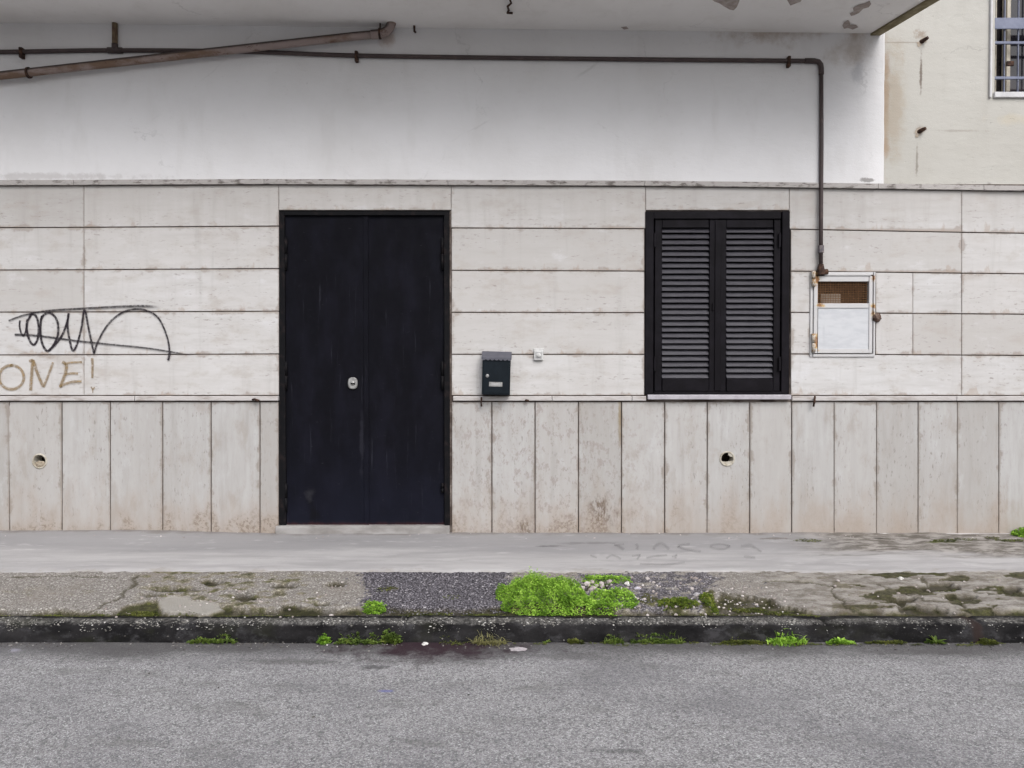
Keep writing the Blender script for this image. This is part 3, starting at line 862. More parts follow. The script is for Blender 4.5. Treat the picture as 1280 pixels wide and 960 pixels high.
# ------------------------------------------------------------------ mailbox
mb_ = thing('mailbox', 'small dark navy metal mailbox with scalloped lid lit grey beside the door', 'mailbox', P(620, 495, -0.025))
tilt = Matrix.Translation(P(620, 470)) @ Matrix.Rotation(rad(1.3), 4, 'Y') @ Matrix.Translation(-P(620, 470))
YM = -0.115
def mprism(mbx, front, back):
    mbx.prism([tilt @ v for v in front], [tilt @ v for v in back])
b_ = MB()
A = P(602.6, 448, YM); B = P(637.9, 494.5, YM)
zt = P(620, 443, -0.026).z
bm = bmesh.new()
vs = [bm.verts.new(q) for q in [(A.x, -0.026, B.z), (B.x, -0.026, B.z), (B.x, YM, B.z + 0.006), (A.x, YM, B.z + 0.006), (A.x, -0.026, zt), (B.x, -0.026, zt), (B.x, YM, A.z), (A.x, YM, A.z)]]
for q in ((0, 1, 2, 3), (4, 5, 6, 7), (0, 1, 5, 4), (1, 2, 6, 5), (2, 3, 7, 6), (3, 0, 4, 7)): bm.faces.new([vs[i] for i in q])
bmesh.ops.bevel(bm, geom=bm.edges[:], offset=0.004, segments=2, affect='EDGES', profile=0.5)
b_.from_bm(bm, tilt); b_.build('body', M_mailbox, mb_)
# sloping lid with a scalloped front lip
ld = MB()
x0, x1 = A.x - 0.006, B.x + 0.006
yF = YM - 0.008
zF, zB = A.z + 0.005, P(620, 439.3, -0.026).z
NS = 7; K = 6
top_b = [(x0, -0.025, zB), (x1, -0.025, zB)]
lip = []
for k in range(NS * K + 1):
    t = k / (NS * K); lip.append((x0 + (x1 - x0) * t, 0.010 + 0.010 * abs(math.sin(math.pi * t * NS))))
i_b = ld.add([tilt @ Vector((x, -0.025, zB)) for x, _ in lip]); i_f = ld.add([tilt @ Vector((x, yF, zF)) for x, _ in lip]); i_l = ld.add([tilt @ Vector((x, yF - 0.001, zF - h)) for x, h in lip])
j_b = ld.add([tilt @ Vector((x, -0.025, zB - 0.003)) for x, _ in lip]); j_f = ld.add([tilt @ Vector((x, yF + 0.0025, zF - 0.003)) for x, _ in lip]); j_l = ld.add([tilt @ Vector((x, yF + 0.0015, zF - h)) for x, h in lip])
for k in range(NS * K):
    for u, w in ((i_b, i_f), (i_f, i_l), (i_l, j_l), (j_l, j_f), (j_f, j_b)): ld.face((u[k], u[k + 1], w[k + 1], w[k]))
for e_ in (0, NS * K): ld.face((i_b[e_], i_f[e_], j_f[e_], j_b[e_])); ld.face((i_f[e_], i_l[e_], j_l[e_], j_f[e_]))
ld.build('lid', M_lid_lit, mb_)
dr = MB(); a_, c_ = P(604.6, 452, YM - 0.003), P(636.0, 491.5, YM - 0.003)
dr.box(a_.x, c_.x, YM - 0.003, YM + 0.002, c_.z, a_.z, 0.002, tilt); dr.build('door', M_mailbox, mb_)
lk = MB(); lk.lathe(tilt @ P(609.2, 470, YM - 0.003), (0, -1, 0), [(0, 0.012), (0.005, 0.012), (0.007, 0.009), (0.007, 0.0)], 16); lk.build('lock', M_steel, mb_)
npl = MB(); a_, c_ = P(611.5, 477.6, YM - 0.006), P(628.2, 483.2, YM - 0.006); npl.box(a_.x, c_.x, YM - 0.006, YM - 0.003, c_.z, a_.z, 0.001, tilt)
npo = npl.build('name_plate', M_steel, mb_)
npw = MB(); npw.box(a_.x + 0.016, c_.x - 0.016, YM - 0.0072, YM - 0.0061, c_.z + 0.007, a_.z - 0.007, 0, tilt); npw.build('name_card', M_grey, npo)

# ------------------------------------------------------------------ doorbell
db = thing('doorbell', 'small white square doorbell button on the stone wall right of the mailbox', 'doorbell', P(673.3, 450, -0.024))
b_ = MB(); b_.pxbox(667.4, 679.2, 438.2, 450.4, -0.046, -0.021, 0.007, 3)
b_.pxbox(667, 680, 435.6, 440.6, -0.032, -0.021, 0.004); b_.build('housing', M_plastic, db)
i_ = MB(); i_.pxbox(669.2, 677.4, 440, 448.2, -0.0475, -0.0455, 0.001); i_.build('face_plate', M_grey, db)
bt = MB(); bt.lathe(P(673.6, 444, -0.0475), (0, -1, 0), [(0, 0.0155), (0.005, 0.0155), (0.008, 0.011), (0.009, 0.0)], 20); bt.build('button', M_plastic, db)

# ------------------------------------------------------------------ vents in the plinth
for (vx, vy), lab, deb in ((VENTS[0], 'round vent hole low in the stone plinth left of the door, dirt inside', 'dirt'), (VENTS[1], 'round vent hole with broken rim low in the plinth under the shuttered window', 'rim')):
    v_ = thing('wall_vent', lab, 'vent', P(vx, vy + 9, YL), 'vent holes in the stone plinth')
    c_ = P(vx, vy, YL)
    k = (D + YL) / F
    rg = MB(); rg.lathe(c_, (0, -1, 0), [(-0.10, 7.6 * k), (0.004, 7.6 * k), (0.006, 8.2 * k), (0.005, 9.3 * k), (0.0005, 9.7 * k)], 28); rg.build('collar', M_ring, v_)
    bk = MB(); bk.lathe(c_ + Vector((0, 0.095, 0)), (0, -1, 0), [(0, 8.2 * k), (0.0006, 8.2 * k), (0.0006, 0.0)], 24); bk.build('duct', M_hole, v_)
    if deb == 'dirt':
        di = MB(); bm = bmesh.new(); bmesh.ops.create_icosphere(bm, subdivisions=3, radius=1)
        for q in bm.verts: q.co = Vector((q.co.x * 7.0 * k, q.co.y * 0.012, q.co.z * 4.3 * k)) * (1 + 0.25 * fbm(q.co.x * 2, q.co.y * 2, q.co.z * 2, 3))
        di.from_bm(bm, Matrix.Translation(c_ + Vector((0, 0.008, -4.0 * k))), True); di.build('dirt', simple('vent_dirt', (0.30, 0.26, 0.20), (0.17, 0.13, 0.09), 70), v_)
    else:
        di = MB()
        blob(di, [(vx + 1.5, vy - 4.5), (vx + 1.2, vy - 6.9), (vx + 4, vy - 7.2), (vx + 7.4, vy - 4), (vx + 8, vy - 2.6), (vx + 4, vy - 2.7)], lambda x, y: P(x, y, YL - 0.002), lambda x, y: P(x, y, YL + 0.006))
        di.build('broken_cap', M_ring, v_)
        di = MB()
        blob(di, [(vx - 7.4, vy + 3), (vx - 2, vy + 3.6), (vx + 5, vy + 2.6), (vx + 7.4, vy + 3), (vx + 5.6, vy + 6.3), (vx, vy + 8), (vx - 5, vy + 6.6)], lambda x, y: P(x, y, YL + 0.0), lambda x, y: P(x, y, YL + 0.015))
        di.build('duct_edge', M_ring, v_)

# ------------------------------------------------------------------ small ironmongery
def stub(px, py, lab, ang):
    t = thing('rusty_stub', lab, 'iron stub', P(px, py, -0.012), 'rusty iron stubs in the cream wall')
    m = MB(); c = P(px, py, -0.012); d = Vector((math.cos(ang) * 0.026, -0.040, math.sin(ang) * 0.024))
    m.tube([c + d * -0.3, c + d * 0.5, c + d], [0.016, 0.014, 0.011], 9, True, False)
    m.build('bar', M_rust, t)
    h = MB(); pts = []
    for k in range(14):
        g = 2 * math.pi * k / 14; r_ = 1 + 0.35 * R.uniform(-1, 1)
        pts.append((px + math.cos(g) * 6.5 * r_, py + 0.5 + math.sin(g) * 5 * r_ - math.cos(g) * 3))
    blob(h, pts, lambda x, y: P(x, y, -0.0145), lambda x, y: P(x, y, -0.008)); h.build('broken_plaster', simple('broken_render', (0.30, 0.25, 0.20), (0.42, 0.37, 0.30), 50), t)


stub(1152, 52, 'rusty iron stub in the cream wall, the one just right of the balcony edge', 0.5)
stub(1149, 164.5, 'rusty iron stub in the cream wall, the one lower down above the ledge', 0.5)


def nail(pts, Y, r, name, lab, cat, grp=None):
    m = MB(); m.tube([P(x, y, yy) for x, y, yy in pts], r, 8); o = m.build(name, M_rust, None)
    tag(o, lab, cat, grp)


GN = 'rusty nails at the middle ledge'
nail([(316, 499.5, -0.045), (318, 499, -0.062), (324, 501, -0.06)], 0, 0.008, 'rusty_nail', 'bent rusty nail in the ledge just left of the black door', 'nail', GN)
nail([(602, 500, -0.04), (601.8, 497, -0.058), (601.4, 504, -0.058), (602, 508, -0.05)], 0, 0.006, 'rusty_nail', 'thin dark nail hanging below the left corner of the mailbox', 'nail', GN)
nail([(657, 500.5, -0.04), (658, 500, -0.062), (661, 501, -0.06)], 0, 0.007, 'rusty_nail', 'short nail end in the ledge between mailbox and shuttered window', 'nail', GN)
nail([(1018, 500, -0.04), (1018.6, 496, -0.066), (1018, 502, -0.066), (1016.8, 508, -0.055)], 0, 0.007, 'rusty_nail', 'crooked nail sticking from the ledge below the white meter box', 'nail', GN)
nail([(517.5, 26, -0.03), (517.8, 29, -0.07), (518, 39, -0.07), (519.5, 40.5, -0.06)], 0, 0.008, 'wall_hook', 'small dark iron pin high on the white plaster beside the pipe elbow', 'hook')
m = MB(); m.tube([on_plane(x, y, SO_R + SN * l, SN) for x, y, l in ((639, -6, -0.01), (637.5, 0, 0.02), (639, 4, 0.05), (634.5, 8, 0.05), (636, 13, 0.03), (634, 16, 0.012), (641, 16.5, 0.012))], 0.007, 8)
tag(m.build('ceiling_hook', M_rust), 'twisted dark wire hook on the balcony underside above the wall', 'hook')

# ------------------------------------------------------------------ graffiti
q = 260 / 1280
def Zg(pts): return [(x * q, 370 + y * q) for x, y in pts]
def wallp(x, y, l): return P(x, y, YU - 0.0045 - l)
gt = thing('graffiti', 'black spray scrawl of loops and a long arch on pale stone left of the door', 'graffiti', P(120, 445, YU))
m = MB()
stroke(m, Zg([(122, 150), (121, 195), (140, 245), (158, 215), (166, 140)]), 3.0, wallp)
stroke(m, Zg([(196, 110), (172, 150), (165, 205), (180, 270), (207, 300), (232, 262), (237, 180), (222, 125), (196, 110), (180, 130)]), 4.0, wallp, 0.0006)
stroke(m, Zg([(258, 120), (248, 190), (256, 280), (290, 338), (330, 300), (357, 230), (350, 150), (312, 105), (272, 113), (250, 150)]), 4.1, wallp, 0.0012)
stroke(m, Zg([(300, 336), (340, 298), (385, 235), (412, 160), (422, 105), (415, 180), (430, 280), (448, 335), (472, 300), (500, 200), (520, 85), (545, 200), (578, 355)]), lambda t: 3.9 - 0.3 * t, wallp, 0.0018)
stroke(m, Zg([(578, 355), (600, 285), (660, 180), (740, 108), (830, 80), (910, 92), (970, 130), (1010, 200), (1035, 280), (1043, 350), (1034, 396)]), lambda t: 3.2 if t < 0.9 else 4.2, wallp, 0.0028)
m.build('loops', M_black, gt)
m = MB()
stroke(m, Zg([(90, 237), (240, 245), (480, 277), (700, 300), (900, 320), (1080, 348), (1215, 372)]), lambda t: 3.8 - 1.1 * t, wallp, 0.0036)
m.build('strike_line', M_blackf, gt)
m = MB()
stroke(m, Zg([(52, 152), (150, 117), (300, 90), (520, 76), (760, 64), (900, 62), (1010, 74)]), lambda t: 2.8 + 1.8 * t, wallp, 0.0042)
m.build('top_line', M_blackf, gt)
gt2 = thing('graffiti', 'ochre hand painted letters reading ONE! under the black scrawl', 'graffiti', P(60, 488, YU))
m = MB()
stroke(m, Zg([(70 + 76 * math.cos(g), 500 + 74 * math.sin(g)) for g in [-1.7 + 6.5 * k / 18 for k in range(19)]]), 5.0, wallp)
m.build('letter', M_ochre, gt2)
m = MB(); stroke(m, Zg([(188, 582), (194, 490), (203, 392)]), 5.6, wallp); stroke(m, Zg([(180, 405), (203, 400), (232, 480), (266, 560)]), 5.4, wallp, 0.0006); stroke(m, Zg([(266, 562), (296, 490), (326, 408)]), 4.2, wallp, 0.0012); m.build('letter', M_ochre, gt2)
m = MB(); stroke(m, Zg([(383, 405), (408, 425), (400, 480), (370, 562)]), 5.6, wallp); stroke(m, Zg([(395, 420), (440, 410), (505, 406)]), 4.0, wallp, 0.0006); stroke(m, Zg([(395, 484), (440, 476), (480, 478)]), 4.2, wallp, 0.0012); stroke(m, Zg([(366, 558), (430, 532), (502, 524)]), 4.8, wallp, 0.0018); m.build('letter', M_ochre, gt2)
m = MB(); stroke(m, Zg([(568, 382), (569, 450), (568, 506)]), lambda t: 5.0 - 1.5 * t, wallp); stroke(m, Zg([(560, 558), (571, 574), (582, 560)]), 2.6, wallp, 0.0006); stroke(m, Zg([(571, 574), (571, 598)]), 1.6, wallp, 0.0012); m.build('exclamation_mark', M_ochre, gt2)

# ------------------------------------------------------------------ ground
def spread(a, b, fine, xf0, xf1, coarse):
    xs = []; x = a
    while x < b - 1e-6:
        xs.append(x); x += fine if xf0 <= x < xf1 else coarse
    xs.append(b); return xs


GXS = spread(-9.5, 9.5, 0.0105, -3.1, 3.1, 0.25)

M_ground = simple('far_ground', (0.10, 0.095, 0.09), (0.15, 0.14, 0.13), 0.6, 0.95)
m = MB(); m.face(m.add([(-400, -400, -0.03), (400, -400, -0.03), (400, 400, -0.03), (-400, 400, -0.03)])); tag(m.build('ground', M_ground), None, None, None, 'structure')

# road
M_road = Mat('worn_asphalt', 0.88, 0.25)
o = M_road.obj()
cell = M_road.vor(o, 230, 'F1', 'Color'); cr_ = M_road.rgb(cell)
c = M_road.ramp(cr_[0], (0.0, (0.135, 0.132, 0.135)), (0.40, (0.235, 0.231, 0.233)), (0.82, (0.33, 0.326, 0.326)), (1.0, (0.52, 0.515, 0.515)))
coarse = M_road.rgb(M_road.vor(o, 105, 'F1', 'Color'))[1]
c = M_road.mix(M_road.map(coarse, 0.80, 0.95, 0, 0.55), c, (0.36, 0.355, 0.35))
c = M_road.mix(M_road.map(coarse, 0.22, 0.06, 0, 0.60), c, (0.10, 0.098, 0.10))
fine = M_road.noise(o, 330, 3, 0.7)
c = M_road.mix(M_road.map(fine, 0.50, 0.68, 0, 0.75), c, (0.075, 0.072, 0.077))
bigp = M_road.noise(M_road.scale(o, (0.7, 1.3, 1)), 1.4, 7, 0.62)
c = M_road.mix(M_road.map(bigp, 0.44, 0.68, 0, 0.48), c, (0.115, 0.112, 0.12))
mid = M_road.noise(M_road.scale(o, (0.5, 1.2, 1)), 5.0, 6, 0.65)
c = M_road.mix(M_road.map(mid, 0.52, 0.70, 0, 0.5), c, (0.125, 0.122, 0.118))
tear = M_road.noise(M_road.scale(o, (0.8, 1.5, 1)), 15, 8, 0.72)
c = M_road.mix(M_road.map(tear, 0.57, 0.70, 0, 0.38), c, (0.11, 0.107, 0.105))
c = M_road.mix(M_road.map(tear, 0.42, 0.32, 0, 0.30), c, (0.33, 0.325, 0.32))
c = M_road.mix(M_road.map(mid, 0.46, 0.28, 0, 0.30), c, (0.27, 0.265, 0.27))
yy = M_road.xyz(o)[1]
gut = M_road.ma('ADD', yy, M_road.ma('MULTIPLY', M_road.ma('SUBTRACT', M_road.noise(M_road.scale(o, (0.6, 1, 1)), 3, 6, 0.65), 0.5), 0.45))
c = M_road.mix(M_road.map(gut, YK - 0.30, YK - 0.04, 0, 0.85), c, (0.066, 0.062, 0.062))
for px, py, rx, ry, kc, am in ((548, 806, 0.55, 0.27, (0.026, 0.013, 0.018), 0.97), (540, 812, 0.30, 0.10, (0.028, 0.014, 0.019), 0.95), (470, 834, 0.10, 0.035, (0.055, 0.053, 0.055), 0.7), (700, 822, 0.22, 0.05, (0.085, 0.08, 0.08), 0.5), (20, 813, 0.04, 0.03, (0.30, 0.29, 0.34), 0.6),
                              (484, 863, 0.04, 0.015, (0.11, 0.11, 0.30), 0.7), (375, 826, 0.28, 0.06, (0.075, 0.07, 0.07), 0.6), (1150, 815, 0.4, 0.06, (0.08, 0.075, 0.075), 0.6), (780, 940, 0.14, 0.025, (0.07, 0.068, 0.07), 0.6)):
    q_ = Rd(px, py); c = M_road.mix(M_road.ma('MULTIPLY', M_road.spot(q_, (rx, ry, 1), 0.8, 0.35, 9), am), c, kc)
M_road.color(c)
hh = M_road.ma('ADD', M_road.ma('MULTIPLY', M_road.vor(o, 230), -1.0), M_road.ma('MULTIPLY', M_road.noise(o, 330, 3, 0.7), -0.8))
M_road.bump(M_road.ma('ADD', hh, M_road.ma('MULTIPLY', M_road.noise(o, 9, 4, 0.5), 0.8)), 0.8, 0.004)
m = MB()
ys = [-30, -12, -7] + [-6 + 0.06 * k for k in range(int((6 + YK) / 0.06))] + [YK + 0.06]
xs = [-40, -15] + [-6 + 0.12 * k for k in range(101)] + [15, 40]
ids = [m.add([(x, y, 0.005 * fbm(x * 1.1, y * 1.6, 0.4, 4) * (1 if abs(x) < 6 and y > -6 else 0)) for y in ys]) for x in xs]
for i in range(len(xs) - 1):
    for j in range(len(ys) - 1): m.face((ids[i][j], ids[i + 1][j], ids[i + 1][j + 1], ids[i][j + 1]), smooth=True)
tag(m.build('road', M_road), None, None, None, 'structure')

# kerb
M_kerb = Mat('kerb_stone', 0.85, 0.1)
o = M_kerb.obj()
nz = M_kerb.noise(M_kerb.scale(o, (0.7, 1, 1.4)), 6, 7, 0.65)
c = M_kerb.mix(M_kerb.map(nz, 0.36, 0.75), (0.005, 0.0048, 0.005), (0.021, 0.020, 0.0205))
c = M_kerb.mix(M_kerb.ma('MULTIPLY', M_kerb.map(M_kerb.noise(M_kerb.scale(o, (1, 1, 1.6)), 7, 9, 0.76), 0.50, 0.64), 0.75), c, (0.042, 0.041, 0.043))
c = M_kerb.mix(M_kerb.ma('MULTIPLY', M_kerb.map(M_kerb.noise(M_kerb.scale(o, (1, 1, 2)), 90, 5, 0.7), 0.62, 0.70), 0.35), c, (0.12, 0.115, 0.11))
ztop = M_kerb.map(M_kerb.ma('ADD', M_kerb.xyz(o)[2], M_kerb.ma('MULTIPLY', M_kerb.ma('SUBTRACT', M_kerb.noise(o, 14, 6, 0.7), 0.5), 0.05)), KT.z - 0.012, KT.z + 0.004)
tops = M_kerb.ramp(M_kerb.noise(o, 75, 6, 0.75), (0.40, (0.022, 0.021, 0.019)), (0.54, (0.125, 0.12, 0.112)), (0.66, (0.33, 0.32, 0.30)))
c = M_kerb.mix(M_kerb.ma('MULTIPLY', ztop, 0.8), c, tops)
c = M_kerb.mix(M_kerb.ma('MULTIPLY', M_kerb.map(M_kerb.noise(M_kerb.scale(o, (0.6, 1, 1)), 5, 5, 0.6), 0.55, 0.7), 0.3), c, (0.02, 0.022, 0.009))
c = M_kerb.mix(M_kerb.ma('MULTIPLY', M_kerb.spot(Rd(1200, 790), (0.05, 2, 2), 0.7, 0.3, 9), 0.8), c, (0.022, 0.014, 0.012))
M_kerb.color(c)
M_kerb.bump(M_kerb.ma('ADD', M_kerb.noise(o, 30, 5, 0.6), M_kerb.ma('MULTIPLY', M_kerb.noise(o, 160, 3, 0.6), 0.4)), 0.7, 0.006)
prof = [(YK - 0.01, -0.03), (YK - 0.004, 0.02), (YK + 0.004, 0.045), (YK + 0.010, KT.z - 0.022), (YK + 0.016, KT.z - 0.009), (YK + 0.028, KT.z - 0.001), (YK + 0.05, KT.z + 0.002), (YK + 0.08, KT.z + 0.003), (YK + 0.115, KB.z + 0.002), (YK + 0.15, KB.z), (YK + 0.155, -0.03)]
kxs = spread(-9.5, 9.5, 0.016, -3.0, 3.0, 0.2)
JOINTS = [-2.62, -1.55, -0.52, 0.49, 1.52, 2.27, 3.2]
def kerb_pt(x, y, z):
    j = min(abs(x - q) for q in JOINTS)
    w = 1 if z > 0 else 0
    nse = 0.007 * fbm(x * 2.2, y * 6, z * 6, 4) + 0.004 * fbm(x * 17, y * 30, z * 30, 3)
    d = -0.012 * sstep(0.016, 0.0, j)
    f = sstep(0.03, KT.z, z)
    return (x, y - nse * w * 0.9 - d * 0.7 * w, z + w * (nse * 0.8 + d * f + f * 0.006 * fbm(x * 0.9, 0, 8)))
m = MB()
ids = [m.add([kerb_pt(x, y, z) for y, z in prof]) for x in kxs]
for i in range(len(kxs) - 1):
    for j in range(len(prof) - 1): m.face((ids[i][j], ids[i + 1][j], ids[i + 1][j + 1], ids[i][j + 1]), smooth=True)
tag(m.build('kerb', M_kerb), None, None, None, 'structure')

# broken asphalt verge between the kerb and the concrete strip
def ell(px, py, x, y, rx, ry, w=0.35, s=0.1):
    n_ = w * 0.8 * fbm(px * 0.09, py * 0.22, x * 0.01, 3)
    return math.hypot((px - x) / rx, (py - y) / ry) + n_


def seg_d(px, py, pts):
    d = 1e9
    for (a, b), (c_, e_) in zip(pts, pts[1:]):
        # pixel rows are foreshortened about 3.4 : 1
        ax, ay, bx, by = a, b * 3.4, c_, e_ * 3.4
        qx, qy = px, py * 3.4
        l2 = (bx - ax) ** 2 + (by - ay) ** 2
        t = max(0, min(1, ((qx - ax) * (bx - ax) + (qy - ay) * (by - ay)) / l2))
        d = min(d, math.hypot(qx - ax - t * (bx - ax), qy - ay - t * (by - ay)))
    return d


def inpoly(px, py, poly):
    r_ = False; j = len(poly) - 1
    for i in range(len(poly)):
        if (poly[i][1] > py) != (poly[j][1] > py) and px < (poly[j][0] - poly[i][0]) * (py - poly[i][1]) / (poly[j][1] - poly[i][1]) + poly[i][0]: r_ = not r_
        j = i
    return r_


HOLES = [(222, 739, 25, 3.2), (264, 729.5, 11, 4.5), (307, 748, 14, 5.5), (190, 746, 12, 2.2), (352, 734, 16, 3), (350, 743, 6, 2.2), (402, 757, 12, 2.4), (362, 759, 13, 3.5), (420, 732, 13, 3), (745, 734, 17, 6),
         (1172, 735, 24, 5.5), (1128, 752, 18, 4), (1200, 748, 22, 3), (1266, 738, 15, 4), (1136, 762, 14, 4), (1160, 764, 20, 3.4), (-60, 745, 20, 5), (1340, 750, 30, 4)]
CRACKS = [[(174, 720), (168, 732), (158, 740), (146, 752), (128, 760), (100, 769)], [(905, 743), (940, 746), (962, 750), (975, 757), (1005, 764), (1045, 768), (1110, 767)],
          [(1040, 737), (1048, 748), (1060, 760), (1085, 767)], [(1100, 733), (1124, 742), (1160, 752), (1200, 757), (1215, 766)], [(1150, 722), (1160, 735), (1200, 738), (1240, 744), (1290, 745)],
          [(950, 728), (1010, 730), (1040, 737)], [(20, 724), (80, 722), (150, 724)], [(310, 770), (380, 766), (420, 764), (455, 761), (540, 764), (620, 762)]]
TROUGH = [(905, 744), (958, 749), (975, 757), (1005, 764), (1045, 769), (1045, 776), (880, 776), (893, 752)]
GRAVEL1 = [(455, 708), (640, 708), (640, 764), (600, 763), (540, 765), (455, 760)]
GRAVEL2 = [(720, 708), (905, 712), (885, 745), (880, 764), (720, 764)]


def verge(px, py):
    """height above the pavement plane and the masks moss, gravel, bare hollow, pale skin"""
    wx = px + 9 * fbm(px * 0.03, py * 0.1, 1, 3); wy = py + 2.2 * fbm(px * 0.045, py * 0.1, 5, 4)
    h = 0.010 + 0.006 * fbm(px * 0.012, py * 0.05, 2, 4); moss = 0; gr = 0; dk = 0; pale = 0
    h += 0.0035 * fbm(px * 0.10, py * 0.35, 9, 3)
    olive = sstep(150, 200, px) * sstep(460, 300, px) * 0.55 + sstep(0.05, 0.5, fbm(px * 0.012, py * 0.06, 12, 4)) * 0.22
    moss += olive * sstep(-0.2, 0.4, fbm(px * 0.05, py * 0.2, 14, 4))
    jx, jy = wx + 14 * fbm(px * 0.16, py * 0.5, 21, 3), wy + 3 * fbm(px * 0.16, py * 0.5, 23, 3)
    g = 1 if inpoly(jx, jy, GRAVEL1) else (0.85 if inpoly(jx, jy, GRAVEL2) and fbm(px * 0.05, py * 0.2, 25, 4) > -0.22 else 0)
    if g: gr = g; h = 0.006 + 0.006 * fbm(px * 0.3, py * 0.8, 4, 2); moss *= 0.3
    for hx, hy, rx, ry in HOLES:
        e_ = ell(px, py, hx, hy, rx, ry, 0.55)
        k = sstep(1.18, 0.92, e_)
        if k: h = h * (1 - k) - 0.015 * k; dk = max(dk, k); moss = max(moss, k * (0.35 + 0.5 * fbm(px * 0.06, py * 0.2, 3, 2)))
    for cpts in CRACKS:
        d = seg_d(wx, wy, cpts) + 1.6 * fbm(px * 0.15, py * 0.4, 2, 2)
        k = sstep(3.2, 1.2, d)
        if k: h -= 0.007 * k; dk = max(dk, k * 0.8); moss = max(moss, 0.3 * k)
    # steep step at the front: the skin stops short of the kerb and leaves a mossy groove
    front = 764.5 + 3.4 * fbm(px * 0.02, 0, 6, 4) - (4 if 190 < px < 640 else 0)
    k = sstep(front - 1.0, front + 1.2, py)
    h = h * (1 - k) + k * (-0.018); moss = max(moss, k * sstep(-0.35, 0.25, fbm(px * 0.02, 3, 7, 4)) * 0.75); dk = max(dk, k * 0.9)
    if inpoly(wx, wy, TROUGH): h = -0.016 + 0.004 * fbm(px * 0.1, py * 0.3, 1, 3); moss = max(moss, 0.55 + 0.5 * fbm(px * 0.04, py * 0.15, 31, 3)); dk = max(dk, 0.8); gr = 0
    if inpoly(wx, wy, [(132, 772), (150, 760), (198, 750), (199, 774)]): h = -0.012; moss = max(moss, 0.8); dk = max(dk, 0.6)
    for e_ in (ell(px, py, 221, 757, 23, 9.5, 0.3), ell(px, py, 256, 761, 20, 7.5, 0.3)):
        k = sstep(1.06, 0.92, e_)
        if k: h = h * (1 - k) + 0.004 * k; pale = max(pale, k); moss *= 1 - k; dk *= 1 - k
    for mx, my, rx, ry in ((848, 758, 26, 8), (886, 754, 10, 15), (810, 752, 14, 8), (700, 764, 90, 8), (490, 738, 8, 3)):
        k = sstep(1.15, 0.6, ell(px, py, mx, my, rx, ry, 0.5))
        moss = max(moss, k * 0.95); h += 0.008 * k
    # broken stone skin on the right: mossy streaks between the flakes
    if px > 1040:
        s_ = fbm(px * 0.014, py * 0.085 - px * 0.003, 40, 5)
        k = sstep(0.15, 0.20, s_ + 0.10 * fbm(px * 0.11, py * 0.4, 44, 4)) * sstep(1000, 1090, px)
        dk = max(dk, 0.7 * k); moss = max(moss, 0.6 * k); h -= 0.004 * k
    # the concrete overlaps the back edge
    k = sstep(717.0, 712.5, py); h = h * (1 - k) - 0.004 * k
    return h, max(0, min(1, moss)), gr, max(0, min(1, dk)), max(0, min(1, pale))


M_verge = Mat('broken_asphalt', 0.92, 0.2)
o = M_verge.obj(); mk = M_verge.attr('mask', 'Color'); mr = M_verge.rgb(mk)
al = M_verge.attr('mask', 'Alpha')
vc = M_verge.rgb(M_verge.vor(o, 150, 'F1', 'Color'))
c = M_verge.ramp(vc[0], (0.0, (0.125, 0.113, 0.10)), (0.5, (0.20, 0.185, 0.168)), (0.85, (0.275, 0.257, 0.236)), (1.0, (0.46, 0.44, 0.41)))
c = M_verge.mix(M_verge.map(M_verge.noise(o, 260, 3, 0.7), 0.52, 0.70, 0, 0.7), c, (0.085, 0.075, 0.065))
c = M_verge.mix(M_verge.map(M_verge.noise(o, 3, 6, 0.65), 0.42, 0.72, 0, 0.55), c, (0.20, 0.175, 0.15))
xr = M_verge.map(M_verge.xyz(o)[0], 1.15, 1.6)
smoothc = M_verge.mix(M_verge.map(M_verge.noise(M_verge.scale(o, (1, 2.0, 1)), 8, 9, 0.76), 0.40, 0.60), (0.285, 0.268, 0.243), (0.125, 0.108, 0.088))
c = M_verge.mix(M_verge.ma('MULTIPLY', xr, 0.8), c, smoothc)
gv = M_verge.rgb(M_verge.vor(o, 105, 'F1', 'Color'))
gc = M_verge.ramp(gv[1], (0.0, (0.075, 0.069, 0.076)), (0.6, (0.175, 0.163, 0.182)), (0.93, (0.25, 0.235, 0.255)), (1.0, (0.40, 0.38, 0.40)))
gc = M_verge.mix(M_verge.map(M_verge.vor(o, 105), 0.35, 0.65, 0, 0.85), gc, (0.02, 0.018, 0.022))
c = M_verge.mix(mr[1], c, gc)
c = M_verge.mix(al, c, M_verge.mix(M_verge.noise(o, 12, 5, 0.6), (0.30, 0.285, 0.26), (0.235, 0.22, 0.19)))
c = M_verge.mix(M_verge.ma('MULTIPLY', mr[2], 0.88), c, (0.030, 0.026, 0.016))
mn = M_verge.noise(o, 28, 6, 0.7)
c = M_verge.mix(M_verge.map(mr[0], 0.0, 0.5, 0, 0.62), c, M_verge.mix(1.0, c, (0.88, 0.83, 0.58), 'MULTIPLY'))
mdk = M_verge.map(mr[2], 0.3, 1.0, 1.0, 0.42)
mc = M_verge.ramp(mn, (0.34, (0.016, 0.018, 0.006)), (0.54, (0.055, 0.056, 0.017)), (0.72, (0.13, 0.13, 0.035)))
cmul = M_verge.n('ShaderNodeCombineColor')
for q_ in range(3): M_verge.put(cmul.inputs[q_], mdk)
mc = M_verge.mix(1.0, mc, cmul.outputs[0], 'MULTIPLY')
mm = M_verge.map(M_verge.ma('SUBTRACT', mr[0], M_verge.ma('MULTIPLY', M_verge.ma('SUBTRACT', M_verge.noise(o, 22, 6, 0.7), 0.5), 1.5)), 0.25, 0.75, 0, 0.88)
c = M_verge.mix(mm, c, mc)
M_verge.color(c)
vb = M_verge.ma('MULTIPLY', M_verge.vor(o, 150), -0.7)
